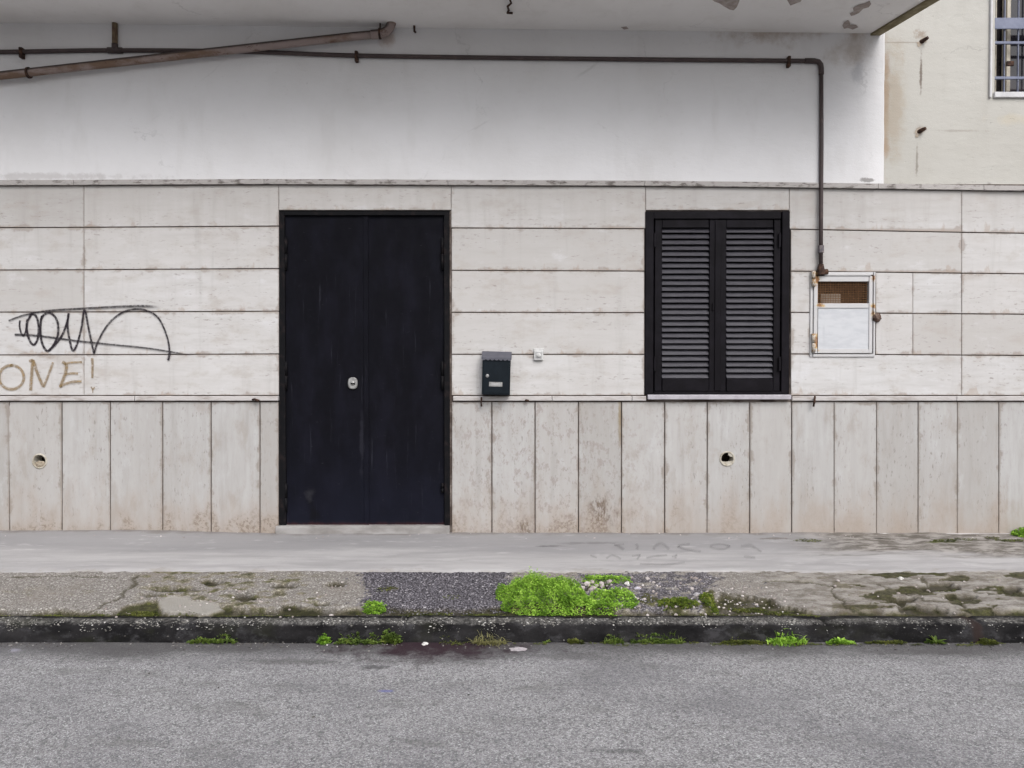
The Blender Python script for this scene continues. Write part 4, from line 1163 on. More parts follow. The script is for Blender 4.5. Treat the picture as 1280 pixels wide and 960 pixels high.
vb = M_verge.ma('ADD', vb, M_verge.ma('MULTIPLY', M_verge.ma('MULTIPLY', M_verge.vor(o, 105), mr[1]), -1.4))
M_verge.bump(M_verge.ma('ADD', vb, M_verge.ma('MULTIPLY', M_verge.noise(o, 40, 5, 0.65), 0.8)), 0.9, 0.006)

m = MB(); m.va = []
ny = 62
y0_, y1_ = YK + 0.148, YV + 0.14
grid = []
for x in GXS:
    colm = []
    for j in range(ny + 1):
        y = y0_ + (y1_ - y0_) * j / ny
        px, py = project((x, y, pav_z(y)))
        h, ms_, g_, d_, p_ = verge(px, py)
        if j == 0: h = -0.03
        colm.append(m.add([(x, y, pav_z(y) + h)])[0]); m.va.append((ms_, g_, d_, p_))
    grid.append(colm)
for i in range(len(GXS) - 1):
    for j in range(ny): m.face((grid[i][j], grid[i + 1][j], grid[i + 1][j + 1], grid[i][j + 1]), smooth=True)
tag(m.build('verge', M_verge), None, None, None, 'structure')

# concrete pavement strip
M_pav = Mat('pavement_concrete', 0.85, 0.25)
o = M_pav.obj(); xyz = M_pav.xyz(o)
streak = M_pav.noise(M_pav.scale(o, (0.35, 2.2, 1)), 3.2, 8, 0.64)
c = M_pav.mix(M_pav.map(streak, 0.34, 0.68), (0.345, 0.335, 0.33), (0.26, 0.252, 0.25))
inner = M_pav.ma('ADD', xyz[1], M_pav.ma('MULTIPLY', M_pav.ma('SUBTRACT', M_pav.noise(M_pav.scale(o, (0.3, 1.6, 1)), 2.4, 7, 0.6), 0.5), 0.7))
c = M_pav.mix(M_pav.map(inner, G(640, 698).y - 0.02, G(640, 688).y + 0.02, 0, 0.72), c, (0.205, 0.20, 0.203))
c = M_pav.mix(M_pav.ma('MULTIPLY', M_pav.map(M_pav.noise(M_pav.scale(o, (0.5, 1.4, 1)), 9, 8, 0.7), 0.56, 0.68), 0.42), c, (0.40, 0.39, 0.385))
c = M_pav.mix(M_pav.ma('MULTIPLY', M_pav.map(M_pav.noise(o, 70, 6, 0.7), 0.60, 0.72), 0.4), c, (0.17, 0.16, 0.155))
rt = M_pav.map(M_pav.ma('ADD', xyz[0], M_pav.ma('MULTIPLY', M_pav.noise(o, 2.5, 5, 0.6), 0.5)), X(930) + 0.3, X(1040) + 0.35)
rb = M_pav.ma('MULTIPLY', rt, M_pav.map(inner, G(640, 700).y, G(640, 690).y))
c = M_pav.mix(M_pav.ma('MULTIPLY', rb, 0.9), c, M_pav.mix(M_pav.map(M_pav.noise(M_pav.scale(o, (1, 2.2, 1)), 7, 9, 0.74), 0.40, 0.58), (0.27, 0.25, 0.228), (0.085, 0.073, 0.058)))
rag = M_pav.ma('ADD', xyz[1], M_pav.ma('MULTIPLY', M_pav.ma('SUBTRACT', M_pav.noise(M_pav.scale(o, (1, 1.6, 1)), 5, 7, 0.7), 0.5), 0.42))
c = M_pav.mix(M_pav.map(rag, YV + 0.05, YV - 0.04, 0, 0.75), c, (0.215, 0.195, 0.172))
foot = M_pav.ma('ADD', xyz[1], M_pav.ma('MULTIPLY', M_pav.ma('SUBTRACT', M_pav.noise(o, 7, 6, 0.65), 0.5), 0.22))
c = M_pav.mix(M_pav.map(foot, -0.11, -0.02, 0, 0.6), c, (0.125, 0.108, 0.092))
for px, py, rx, ry, kc, am in ((740, 682, 0.30, 0.035, (0.125, 0.12, 0.12), 0.6), (690, 686, 0.10, 0.02, (0.09, 0.085, 0.085), 0.75), (40, 690, 0.16, 0.02, (0.43, 0.42, 0.41), 0.55), (830, 704, 0.45, 0.03, (0.215, 0.21, 0.21), 0.4),
                              (1180, 681, 0.12, 0.025, (0.09, 0.10, 0.03), 0.9), (1012, 679, 0.09, 0.018, (0.12, 0.125, 0.04), 0.9), (1270, 678, 0.14, 0.02, (0.09, 0.10, 0.03), 0.9), (1097, 675, 0.05, 0.018, (0.025, 0.022, 0.02), 0.9),
                              (960, 676, 0.2, 0.02, (0.085, 0.07, 0.055), 0.6), (1075, 697, 0.5, 0.012, (0.10, 0.09, 0.08), 0.45)):
    q_ = G(px, py); c = M_pav.mix(M_pav.ma('MULTIPLY', M_pav.spot(q_, (rx, ry, 1), 0.8, 0.45, 8), am), c, kc)
M_pav.color(c)
M_pav.bump(M_pav.ma('ADD', M_pav.noise(M_pav.scale(o, (0.6, 1.2, 1)), 9, 6, 0.6), M_pav.ma('MULTIPLY', M_pav.noise(o, 140, 4, 0.65), 0.3)), 0.6, 0.006)
m = MB()
pxs = spread(-9.5, 9.5, 0.02, -3.1, 3.1, 0.25); nyp = 34
grid = []
for x in pxs:
    colm = []
    for j in range(nyp + 1):
        wob = 0.055 * fbm(x * 0.8, 0, 2, 4) + 0.016 * fbm(x * 9, 0, 2, 3)
        ye = YV + wob
        y = ye + (0.02 - ye) * j / nyp
        z_ = pav_z(y) + 0.016 + 0.006 * fbm(x * 0.9, y * 2.0, 5, 4) + 0.0025 * fbm(x * 7, y * 9, 5, 3)
        rz = sstep(1.2, 1.9, x)
        z_ += rz * 0.007 * fbm(x * 4, y * 10, 15, 4)
        z_ += sstep(-0.4, 0, y) * (0.018 * sstep(-1.4, -2.8, x) - 0.004)
        if j == 0: z_ = pav_z(y) - 0.02
        if j == 1: y = ye + 0.012; z_ = pav_z(y) + 0.010
        colm.append(m.add([(x, y, z_)])[0])
    grid.append(colm)
for i in range(len(pxs) - 1):
    for j in range(nyp): m.face((grid[i][j], grid[i + 1][j], grid[i + 1][j + 1], grid[i][j + 1]), smooth=True)
pavo = tag(m.build('pavement', M_pav), None, None, None, 'structure')

from mathutils.bvhtree import BVHTree
def drop(o):
    me = o.data
    return BVHTree.FromPolygons([v.co.copy() for v in me.vertices], [tuple(p.vertices) for p in me.polygons])
T_pav, T_ver, T_kerb = drop(pavo), drop(bpy.data.objects['verge']), drop(bpy.data.objects['kerb'])


def ground_z(x, y):
    best = 0.0
    for t in (T_pav, T_ver, T_kerb):
        h = t.ray_cast(Vector((x, y, 2)), Vector((0, 0, -1)))
        if h[0] is not None: best = max(best, h[0].z)
    return best


# faded marks on the concrete
fm = thing('graffiti', 'faded dark illegible scrawl on the concrete pavement under the window', 'graffiti', G(830, 690, 0.016))
def pavp(x, y, l):
    g_ = G(x, y, 0.016); return Vector((g_.x, g_.y, ground_z(g_.x, g_.y) + 0.003 + l))
m = MB()
for k, (pts, w_) in enumerate([([(768, 681), (774, 684), (780, 688)], 3), ([(768, 682), (780, 681)], 2), ([(795, 681), (797, 685), (796, 688)], 3), ([(817, 688), (820, 683), (827, 680.5), (833, 684), (836, 688)], 3),
                              ([(862, 681), (848, 683), (856, 687), (876, 690)], 2.6), ([(888, 683), (900, 681), (912, 683.5), (904, 687), (890, 685.5), (888, 683)], 2.2), ([(926, 683), (938, 682), (945, 686), (952, 690)], 2.8),
                              ([(738, 695), (746, 698)], 2), ([(758, 699), (764, 695), (772, 697), (776, 700)], 2.2), ([(790, 696), (800, 695), (796, 700)], 2), ([(808, 698), (820, 696), (834, 695)], 2), ([(840, 697), (846, 695), (844, 699)], 2),
                              ([(800, 706), (830, 706.5), (856, 704)], 2), ([(930, 696), (944, 698)], 3)]):
    stroke(m, pts, w_ * 1.9, pavp, 0.0003 * k, 5)
m.build('marks', M_chalk, fm)


# ------------------------------------------------------------------ loose stones
def stones(mb, n, pick, s0, s1, flat=0.6):
    bm0 = bmesh.new(); bmesh.ops.create_icosphere(bm0, subdivisions=1, radius=1); vv = [v.co.copy() for v in bm0.verts]; ff = [[v.index for v in f.verts] for f in bm0.faces]; bm0.free()
    k = 0
    for _ in range(n * 6):
        if k >= n: break
        q_ = pick()
        if q_ is None: continue
        x, y = q_; z_ = ground_z(x, y); s_ = R.uniform(s0, s1) * R.choice((0.6, 0.8, 1, 1)); k += 1
        rot = Matrix.Rotation(R.uniform(0, 6.3), 3, 'Z') @ Matrix.Rotation(R.uniform(-0.4, 0.4), 3, 'X')
        sx, sy = R.uniform(0.7, 1.3), R.uniform(0.6, 1.0); ph = R.random() * 50
        ids = mb.add([rot @ Vector((v.x * sx * s_, v.y * sy * s_, v.z * flat * s_)) * (1 + 0.35 * mnoise.noise(v * 1.6 + Vector((ph, 0, 0)))) + Vector((x, y, z_ + s_ * flat * 0.35)) for v in vv])
        fa = (R.random(), 0, 0)
        for f in ff: mb.face([ids[i] for i in f], None, fa)


def stone_mat(name, lo_, hi_, odd):
    m = Mat(name, 0.9, 0.2); r_ = m.rgb(m.attr('slab', 'Color'))[0]
    c = m.ramp(r_, (0.0, lo_), (0.8, hi_), (1.0, odd))
    c = m.mix(m.map(m.noise(m.obj(), 90, 4, 0.6), 0.4, 0.7, 0, 0.45), c, tuple(k * 0.6 for k in lo_))
    return m.color(c)


def pickpx(poly=None, box=None, keep=None):
    def f():
        if poly:
            xs_ = [p[0] for p in poly]; ys_ = [p[1] for p in poly]; px, py = R.uniform(min(xs_), max(xs_)), R.uniform(min(ys_), max(ys_))
            if not inpoly(px, py, poly): return None
        else: px, py = R.uniform(box[0], box[2]), R.uniform(box[1], box[3])
        if keep and not keep(px, py): return None
        g_ = G(px, py); return g_.x, g_.y
    return f


m = MB()
lowk = lambda x, y: y > 721
stones(m, 1300, pickpx(GRAVEL1, None, lowk), 0.0035, 0.0075)
stones(m, 160, pickpx(None, (425, 722, 660, 768)), 0.003, 0.007)
stones(m, 120, pickpx(None, (720, 722, 960, 766)), 0.003, 0.007)
stones(m, 600, pickpx(GRAVEL2, None, lowk), 0.0035, 0.009)
tag(m.build('gravel', stone_mat('dark_gravel', (0.07, 0.064, 0.07), (0.165, 0.155, 0.175), (0.40, 0.38, 0.39))), 'loose dark purple grey gravel in the broken verge', 'gravel', None, 'stuff')
m = MB()
def gutpick():
    px = R.uniform(-30, 1310)
    if fbm(px * 0.02, 2, 2, 4) < R.uniform(-0.4, 0.3): return None
    y = YK - 0.004 - abs(R.gauss(0, 0.04)); return X(px, y), y
stones(m, 900, gutpick, 0.002, 0.0065, 0.6)
for k in range(26):
    px, py = R.uniform(10, 1270), R.uniform(822, 950); q_ = Rd(px, py); stones(m, 1, lambda: (q_.x, q_.y), 0.003, 0.007, 0.5)
tag(m.build('grit', stone_mat('gutter_grit', (0.04, 0.036, 0.032), (0.16, 0.15, 0.14), (0.42, 0.40, 0.38))), 'loose grit and dirt gathered in the gutter along the kerb foot', 'grit', None, 'stuff')
m = MB()
def chipkeep(px, py): return fbm(px * 0.03, 0, 3, 4) + 0.7 * fbm(px * 0.2, py, 3, 2) > R.uniform(-0.25, 0.55)
def pickkerb():
    px = R.uniform(-30, 1310); x = X(px, YK + 0.03)
    if not chipkeep(px, 1): return None
    if px > 1010 and R.random() < 0.6: return None
    return x * (D + YK + 0.05) / (D + YK + 0.03) * 1.0, YK + 0.008 + abs(R.gauss(0, 0.042))
stones(m, 1700, pickkerb, 0.0018, 0.0062, 0.45)
tag(m.build('stone_chips', stone_mat('pale_chips', (0.09, 0.085, 0.075), (0.30, 0.29, 0.265), (0.56, 0.545, 0.52))), 'pale stone chips scattered along the top of the dark kerb', 'stone chips', None, 'stuff')
m = MB()
stones(m, 34, pickpx(None, (725, 729, 765, 741)), 0.008, 0.022, 0.7)
stones(m, 60, pickpx(None, (770, 722, 880, 766)), 0.006, 0.016, 0.7)
stones(m, 110, pickpx(None, (880, 735, 985, 770)), 0.004, 0.010, 0.6)
stones(m, 70, pickpx(None, (130, 735, 440, 772)), 0.004, 0.010, 0.6)
stones(m, 30, pickpx(None, (985, 725, 1280, 768)), 0.004, 0.012, 0.6)
stones(m, 60, pickpx(None, (-20, 668, 1300, 676)), 0.003, 0.009, 0.5)
stones(m, 14, pickpx(None, (415, 728, 430, 737)), 0.005, 0.009, 0.6)
tag(m.build('pebbles', stone_mat('pebble_stone', (0.26, 0.22, 0.20), (0.46, 0.42, 0.40), (0.62, 0.58, 0.56))), 'scattered pinkish white rubble pebbles in the hollows of the verge', 'pebbles', None, 'stuff')

def piece(name, px, py, rx, ry, h, mat, lab, cat, place):
    m = MB(); c_ = place(px, py); bm = bmesh.new(); bmesh.ops.create_icosphere(bm, subdivisions=3, radius=1)
    ph = R.random() * 40
    for v in bm.verts:
        k = 1 + 0.45 * fbm(v.co.x * 1.7 + ph, v.co.y * 1.7, v.co.z * 1.7, 3)
        v.co = Vector((v.co.x * rx * k, v.co.y * ry * k, v.co.z * h * k))
    m.from_bm(bm, Matrix.Translation(Vector((c_.x, c_.y, ground_z(c_.x, c_.y) + h * 0.5))), False)
    tag(m.build(name, mat), lab, cat)
M_paper = simple('paper', (0.36, 0.33, 0.34), (0.22, 0.20, 0.21), 60, 0.9)
M_chalkstone = simple('white_stone', (0.60, 0.59, 0.56), (0.42, 0.40, 0.37), 60, 0.9)
piece('paper_scrap', 648, 812.5, 0.036, 0.024, 0.006, M_paper, 'crumpled pale paper scrap on the road by the kerb', 'litter', lambda x, y: Rd(x, y))
piece('white_stone', 531.5, 797.5, 0.014, 0.012, 0.008, M_chalkstone, 'white stone at the foot of the kerb beside the dark stain', 'stone', lambda x, y: Rd(x, 806))
piece('white_stone', 784, 732.5, 0.013, 0.012, 0.012, M_chalkstone, 'white stone on the verge at the right edge of the green weeds', 'stone', lambda x, y: G(x, y))
piece('white_stone', 797, 737, 0.020, 0.014, 0.008, simple('lilac_stone', (0.42, 0.40, 0.45), (0.34, 0.32, 0.36), 60), 'flat lilac grey stone on the gravel right of the weeds', 'stone', lambda x, y: G(x, y))
piece('white_stone', 872, 746.5, 0.022, 0.015, 0.010, simple('grey_stone', (0.38, 0.36, 0.37), (0.28, 0.27, 0.28), 60), 'flat grey stone left of the mossy hollow in the verge', 'stone', lambda x, y: G(x, y))
piece('white_stone', 1126, 726, 0.014, 0.012, 0.008, M_chalkstone, 'small white stone lying alone on the verge near the right end', 'stone', lambda x, y: G(x, y))

# ------------------------------------------------------------------ weeds
def leaf_mat(name, c0, c1, c2):
    m = Mat(name, 0.6, 0.25); r_ = m.rgb(m.attr('slab', 'Color'))[0]
    c = m.ramp(r_, (0.0, c0), (0.55, c1), (1.0, c2))
    m.color(c)
    tr = m.n('ShaderNodeBsdfTranslucent'); m.put(tr.inputs[0], c)
    mx = m.n('ShaderNodeMixShader'); mx.inputs[0].default_value = 0.3
    m.t.links.new(m.b.outputs[0], mx.inputs[1]); m.t.links.new(tr.outputs[0], mx.inputs[2]); m.t.links.new(mx.outputs[0], m.out.inputs[0])
    return m


M_leaf = leaf_mat('weed_leaf', (0.115, 0.23, 0.022), (0.28, 0.49, 0.052), (0.46, 0.66, 0.12))
M_leaf2 = leaf_mat('dull_leaf', (0.06, 0.095, 0.018), (0.12, 0.185, 0.03), (0.22, 0.26, 0.06))
M_moss = leaf_mat('moss_leaf', (0.045, 0.055, 0.012), (0.105, 0.125, 0.022), (0.18, 0.19, 0.045))
M_dry = leaf_mat('dry_grass', (0.15, 0.14, 0.05), (0.27, 0.26, 0.11), (0.36, 0.34, 0.17))


def leaf(mb, c, d, nrm, L, W, fa):
    d = d.normalized(); s_ = d.cross(nrm)
    if s_.length < 1e-4: s_ = d.orthogonal()
    s_.normalize(); up_ = s_.cross(d).normalized()
    i = mb.add([c, c + d * L * 0.5 + s_ * W + up_ * W * 0.4, c + d * L - up_ * L * 0.12, c + d * L * 0.5 - s_ * W + up_ * W * 0.4])
    mb.face((i[0], i[1], i[2]), None, fa); mb.face((i[0], i[2], i[3]), None, fa)


def clump(mb, cx, cy, rx, ry, hgt, n, L=0.011, W=0.0035, tilt_=1.2, wob=0.5, seed=0.0, spr=3):
    """cushion of fine leaves: sprigs of a few leaves through the volume of an uneven mound"""
    k = 0
    hgt0 = hgt
    while k < n:
        hgt = hgt0 * (1.28 if R.random() < 0.06 else 1.0)
        u, v = R.uniform(-1, 1), R.uniform(-1, 1)
        rr_ = math.hypot(u, v) + wob * fbm(u * 2.2 + seed, v * 2.2, seed, 3)
        if rr_ > 1: continue
        x, y = cx + u * rx, cy + v * ry
        top = hgt * (1 - max(0, rr_) ** 2.6) * (0.72 + 0.5 * fbm(x * 13, y * 13, seed, 3) + 0.18)
        t = R.random() ** 0.45
        z_ = ground_z(x, y) + max(0.003, top * t)
        tone = min(1, max(0, 0.40 + 0.75 * fbm(x * 16, y * 16, seed + 9, 3) + R.uniform(-0.38, 0.38)))
        c_ = Vector((x, y, z_))
        for _ in range(spr):
            a = R.uniform(0, 6.283); el = R.uniform(-0.1, tilt_)
            d = Vector((math.cos(a) * math.cos(el), math.sin(a) * math.cos(el), math.sin(el)))
            leaf(mb, c_, d, Vector((0, 0, 1)), L * R.uniform(0.6, 1.3), W * R.uniform(0.7, 1.3), (tone, 0, 0))
        k += 1


def blades(mb, cx, cy, rad_, n, L, W, spread_=0.7, seed=0):
    for _ in range(n):
        a = R.uniform(0, 6.283); r_ = rad_ * math.sqrt(R.random()); x, y = cx + r_ * math.cos(a), cy + r_ * math.sin(a) * 0.35
        z_ = ground_z(x, y); b = R.uniform(0, 6.283); out = R.uniform(0.2, 1.0) * spread_; l_ = L * R.uniform(0.5, 1.15)
        dirv = Vector((math.cos(b), math.sin(b) - 0.35, 0)); sd = Vector((-dirv.y, dirv.x, 0)).normalized()
        pts = [Vector((x, y, z_)) + dirv * (out * l_ * t * t * 0.9) + Vector((0, 0, l_ * (t - 0.45 * out * t * t))) for t in (0, 0.4, 0.75, 1.0)]
        ws = [W, W * 0.95, W * 0.6, 0.0003]; fa = (R.random(), 0, 0)
        ids = [mb.add([p + sd * w_, p - sd * w_]) for p, w_ in zip(pts, ws)]
        for A_, B_ in zip(ids, ids[1:]): mb.face((A_[0], B_[0], B_[1], A_[1]), None, fa)


def rosette(mb, cx, cy, n, L, W, el0=0.25, el1=1.1):
    z_ = ground_z(cx, cy)
    for k in range(n):
        a = R.uniform(0, 6.283); el = R.uniform(el0, el1); l_ = L * R.uniform(0.6, 1.15)
        h_ = Vector((math.cos(a), math.sin(a) * 0.6 - 0.15, 0)); sd = Vector((-h_.y, h_.x, 0)).normalized()
        fa = (R.random(), 0, 0); ids = []
        for t, w_ in ((0, 0.15), (0.25, 0.75), (0.55, 1.0), (0.82, 0.6), (1, 0.05)):
            p = Vector((cx, cy, z_ + 0.002)) + h_ * (math.cos(el) * l_ * t) + Vector((0, 0, l_ * (math.sin(el) * t - 0.35 * t * t)))
            p.z = max(p.z, z_ + 0.002)
            ids.append(mb.add([p + sd * W * w_, p + Vector((0, 0, -W * w_ * 0.35)), p - sd * W * w_]))
        for A_, B_ in zip(ids, ids[1:]):
            mb.face((A_[0], B_[0], B_[1], A_[1]), None, fa); mb.face((A_[1], B_[1], B_[2], A_[2]), None, fa)


GW = 'green weeds growing on the verge'
def pm(dpx, d): return dpx * d / F
w = MB()
g1 = G(678, 748)
clump(w, g1.x, g1.y - 0.02, pm(58, 4.1), 0.235, 0.105, 9500, 0.0080, 0.0026, seed=1.0, wob=0.22)
g1 = G(722, 760); clump(w, g1.x, g1.y, pm(24, 4.0), 0.09, 0.05, 1100, 0.009, 0.003, seed=2.0, wob=0.6)
tag(w.build('weed_cushion', M_leaf), 'largest bright green cushion of weeds on the verge, above the kerb', 'weeds', GW)
w = MB()
g1 = G(768, 751); clump(w, g1.x, g1.y, pm(28, 4.1), 0.12, 0.04, 1300, 0.009, 0.003, seed=3.0, wob=0.7)
g1 = G(758, 727); clump(w, g1.x, g1.y, pm(32, 4.3), 0.07, 0.022, 700, 0.009, 0.003, seed=4.0, wob=0.7)
g1 = G(765, 762); clump(w, g1.x, g1.y, pm(34, 4.0), 0.06, 0.024, 700, 0.009, 0.003, seed=4.5, wob=0.8)
tag(w.build('weed_cushion', M_leaf), 'smaller yellow green weed patch curling round pinkish rubble, right of the big cushion', 'weeds', GW)
w = MB(); g1 = G(468, 760); clump(w, g1.x, g1.y, pm(14, 4.0), 0.05, 0.028, 420, 0.010, 0.003, seed=5); tag(w.build('weed_cushion', M_leaf), 'small lone green tuft at the lower left corner of the dark gravel', 'weeds', GW)
w = MB(); g1 = G(1284, 672); clump(w, g1.x, g1.y, pm(18, 5.2), 0.10, 0.055, 500, 0.014, 0.004, seed=6); tag(w.build('weed_cushion', M_leaf), 'green tuft at the wall foot at the far right end', 'weeds', GW)
for (px, py, rx, ry, n_, lab) in ((848, 758, 26, 0.07, 700, 'low mossy weed patch among pale pebbles left of the hollow'), (886, 756, 9, 0.12, 420, 'narrow upright strip of yellow green moss beside the mossy hollow')):
    w = MB(); g1 = G(px, py); clump(w, g1.x, g1.y, pm(rx, 4.0), ry, 0.022, n_, 0.009, 0.003, seed=px); tag(w.build('moss_patch', leaf_mat('patch_leaf', (0.07, 0.11, 0.014), (0.15, 0.205, 0.022), (0.24, 0.27, 0.05))), lab, 'moss', 'moss patches on the verge')

GG = 'weeds growing in the gutter'
def gut(px, dy=-0.012):
    return X(px, YK + dy) , YK + dy
def kerb_tuft(name, px, lab, fn, mat, dy=-0.014):
    w = MB(); x, y = gut(px, dy); fn(w, x, y); tag(w.build(name, mat), lab, 'weed', GG)

kerb_tuft('gutter_weed', 266, 'low green weeds at the kerb foot, the first from the left end', lambda w, x, y: (clump(w, x - 0.06, y, 0.07, 0.012, 0.018, 140, 0.012, 0.004, seed=7), clump(w, x + 0.04, y, 0.07, 0.014, 0.022, 120, 0.012, 0.004, seed=8)), M_leaf2)
kerb_tuft('gutter_weed', 404, 'small compact green weed at the kerb foot left of the leafy pair', lambda w, x, y: clump(w, x, y, 0.03, 0.014, 0.028, 110, 0.012, 0.004, seed=9), M_leaf)
kerb_tuft('gutter_weed', 446, 'spreading low green weed at the kerb foot below the gravel', lambda w, x, y: (clump(w, x, y - 0.005, 0.11, 0.022, 0.020, 280, 0.011, 0.004, seed=10)), M_leaf2)
kerb_tuft('gutter_weed', 488, 'tall broad leaved weed against the kerb just left of the dark road stain', lambda w, x, y: (clump(w, x, y, 0.05, 0.018, 0.045, 120, 0.015, 0.0055, seed=11), rosette(w, x, y - 0.005, 16, 0.06, 0.008, 0.6, 1.3)), M_leaf2)
kerb_tuft('grass_tuft', 612, 'flattened yellowish dry grass at the kerb foot right of the dark stain', lambda w, x, y: (blades(w, x, y - 0.012, 0.085, 90, 0.06, 0.0018, 1.5), clump(w, x, y - 0.01, 0.08, 0.018, 0.012, 160, 0.01, 0.003, seed=12)), M_dry)
kerb_tuft('gutter_weed', 684, 'tiny green sprig at the kerb foot above the paper scrap', lambda w, x, y: rosette(w, x, y, 12, 0.035, 0.004, 0.4, 1.2), M_leaf2)
kerb_tuft('gutter_weed', 720, 'low mossy weed at the kerb foot right of the paper scrap', lambda w, x, y: clump(w, x, y - 0.005, 0.04, 0.016, 0.022, 150, 0.01, 0.0035, seed=13), M_moss)
kerb_tuft('grass_tuft', 768, 'short spiky grass at the kerb foot, left of the trailing weed', lambda w, x, y: (blades(w, x, y - 0.006, 0.05, 50, 0.045, 0.002, 1.2), clump(w, x, y, 0.05, 0.014, 0.02, 120, 0.01, 0.0035, seed=14)), M_leaf2)
kerb_tuft('gutter_weed', 824, 'long trailing weed along the kerb foot under the mossy patch', lambda w, x, y: (clump(w, x, y, 0.13, 0.014, 0.022, 260, 0.011, 0.004, seed=15), blades(w, x + 0.06, y - 0.004, 0.06, 34, 0.045, 0.002, 1.3)), M_leaf2)
kerb_tuft('gutter_weed', 930, 'thin flat strip of moss weed at the kerb foot left of the spiky grass', lambda w, x, y: clump(w, x, y - 0.006, 0.11, 0.016, 0.014, 260, 0.01, 0.0035, seed=16), M_moss)
kerb_tuft('grass_tuft', 985, 'bright spiky green grass tuft against the kerb, the widest one', lambda w, x, y: (blades(w, x, y - 0.012, 0.10, 95, 0.052, 0.0024, 1.5), clump(w, x, y, 0.09, 0.018, 0.03, 220, 0.012, 0.004, seed=17)), M_leaf)
kerb_tuft('gutter_weed', 1052, 'bright green weed with long pointed leaves fanning out against the kerb', lambda w, x, y: (rosette(w, x, y - 0.012, 24, 0.07, 0.0075, 0.25, 1.1), clump(w, x, y - 0.006, 0.07, 0.016, 0.016, 150, 0.01, 0.0035, seed=18)), M_leaf)
kerb_tuft('gutter_weed', 1110, 'thin moss weed strip at the kerb foot right of the fanned leaves', lambda w, x, y: clump(w, x, y - 0.006, 0.10, 0.014, 0.013, 220, 0.009, 0.003, seed=19), M_moss)
kerb_tuft('gutter_weed', 1172, 'single small upright weed against the kerb before the reddish stone joint', lambda w, x, y: (rosette(w, x, y - 0.004, 18, 0.065, 0.007, 0.5, 1.3), clump(w, x, y - 0.004, 0.05, 0.012, 0.014, 80, 0.01, 0.0035, seed=20)), M_leaf2)
kerb_tuft('gutter_weed', 1238, 'last faint green weed at the kerb foot, far right', lambda w, x, y: clump(w, x, y - 0.005, 0.045, 0.014, 0.02, 130, 0.01, 0.0035, seed=21), M_moss)

# thin moss over the groove behind the kerb and at the foot of the wall
w = MB()
def mossy(px, py, n_, rx, ry, h_):
    g_ = G(px, py); clump(w, g_.x, g_.y, rx, ry, h_, n_, 0.007, 0.0025, 0.7, 0.5, px * 0.37)
for k in range(70):
    px = R.uniform(-10, 1060)
    if 640 < px < 800: continue
    mossy(px, R.uniform(766.5, 769), 26, R.uniform(0.03, 0.09), 0.014, 0.008)
for px, py, n_ in ((1180, 680, 200), (1205, 678, 90), (1010, 679, 110), (1262, 679, 160), (1240, 676, 60), (935, 760, 260), (970, 764, 160), (180, 765, 200), (222, 741, 60), (480, 739, 50), (565, 749, 30), (545, 766, 160), (600, 767, 160), (1182, 738, 60)):
    mossy(px, py, n_, pm(22, 4.3) if n_ > 70 else 0.05, 0.035, 0.010)
for k in range(26):
    px = R.uniform(560, 1250); x, y = gut(px, R.uniform(-0.05, -0.01)); clump(w, x, y, R.uniform(0.03, 0.08), 0.012, 0.007, 22, 0.007, 0.0025, 0.7, 0.5, px * 0.7)
tag(w.build('moss', M_moss), 'thin olive moss in the groove behind the kerb and in the pavement cracks', 'moss', None, 'stuff')

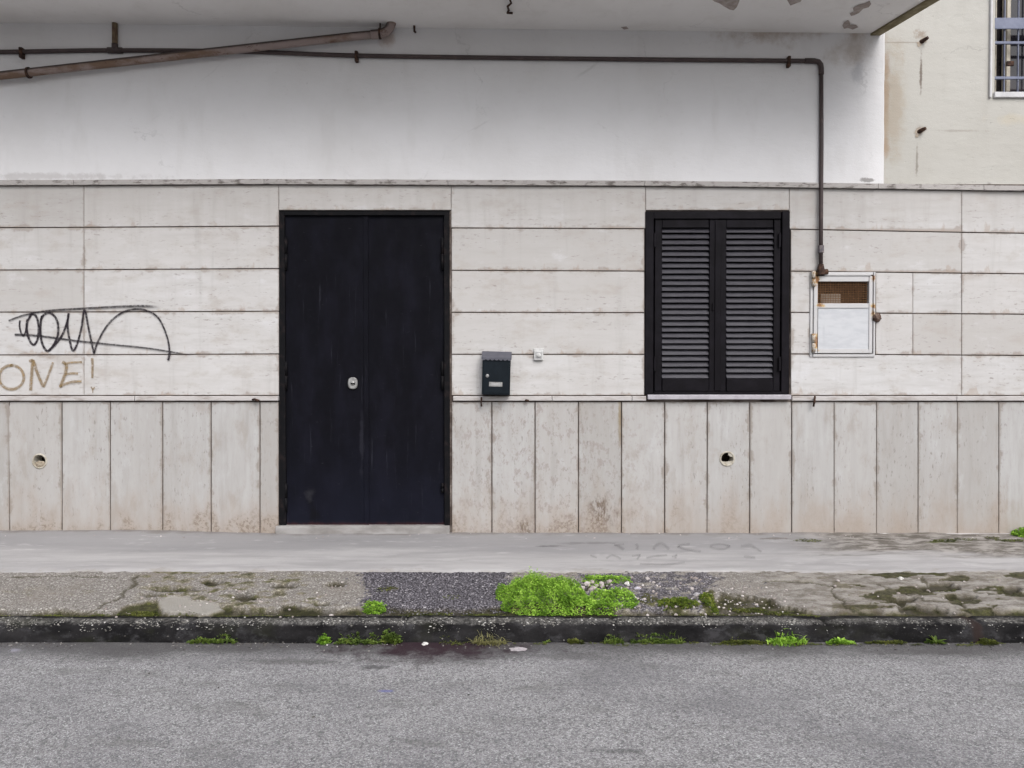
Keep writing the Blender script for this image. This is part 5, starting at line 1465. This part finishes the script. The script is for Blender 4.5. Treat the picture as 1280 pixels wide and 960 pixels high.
# ------------------------------------------------------------------ light: overcast sky with a very soft sun
SUN_EL, SUN_AZ = rad(45), rad(158)      # from the street side, a little to the right
sd = bpy.data.lights.new('sun', 'SUN'); sd.energy = 1.0; sd.angle = rad(40); sd.color = (1.0, 0.975, 0.955)
so = bpy.data.objects.new('sun', sd); COL.objects.link(so)
dv = Vector((math.sin(SUN_AZ) * math.cos(SUN_EL), math.cos(SUN_AZ) * math.cos(SUN_EL), math.sin(SUN_EL)))
so.rotation_euler = (-dv).to_track_quat('-Z', 'Y').to_euler(); so.location = dv * 20
wd = bpy.data.worlds.new('World'); scene.world = wd; wd.use_nodes = True
nt = wd.node_tree; nt.nodes.clear()
ow = nt.nodes.new('ShaderNodeOutputWorld'); bg = nt.nodes.new('ShaderNodeBackground')
sky = nt.nodes.new('ShaderNodeTexSky'); sky.sky_type = 'NISHITA'; sky.sun_disc = False
sky.sun_elevation = SUN_EL; sky.sun_rotation = SUN_AZ; sky.dust_density = 4.0; sky.air_density = 1.0; sky.ozone_density = 1.0
hs = nt.nodes.new('ShaderNodeHueSaturation'); hs.inputs['Saturation'].default_value = 0.34
nt.links.new(sky.outputs[0], hs.inputs['Color'])
# cloud cover: brighter overhead than at the horizon
tc = nt.nodes.new('ShaderNodeTexCoord'); sx = nt.nodes.new('ShaderNodeSeparateXYZ'); nt.links.new(tc.outputs['Generated'], sx.inputs[0])
mr_ = nt.nodes.new('ShaderNodeMapRange'); nt.links.new(sx.outputs[2], mr_.inputs[0])
for i, v in enumerate((0.0, 1.0, 0.75, 1.35)): mr_.inputs[i + 1].default_value = v
mx = nt.nodes.new('ShaderNodeMix'); mx.data_type = 'RGBA'; mx.blend_type = 'MULTIPLY'; mx.inputs['Factor'].default_value = 1.0
nt.links.new(hs.outputs[0], mx.inputs[6]); nt.links.new(mr_.outputs[0], mx.inputs[7])
m2 = nt.nodes.new('ShaderNodeMix'); m2.data_type = 'RGBA'; m2.blend_type = 'MULTIPLY'; m2.inputs['Factor'].default_value = 1.0
nt.links.new(mx.outputs[2], m2.inputs[6]); m2.inputs[7].default_value = (0.957, 0.967, 0.998, 1)
nt.links.new(m2.outputs[2], bg.inputs[0]); bg.inputs[1].default_value = 0.12
nt.links.new(bg.outputs[0], ow.inputs[0])

vs_ = scene.view_settings
vs_.view_transform = 'Standard'; vs_.look = 'None'; vs_.gamma = 1.0; vs_.use_curve_mapping = False
vs_.exposure = 0.78
scene.render.engine = 'CYCLES'
scene.cycles.max_bounces = 6
scene.cycles.diffuse_bounces = 4
scene.cycles.transparent_max_bounces = 16
scene.cycles.use_denoising = True
scene.cycles.use_adaptive_sampling = True
scene.cycles.adaptive_threshold = 0.02
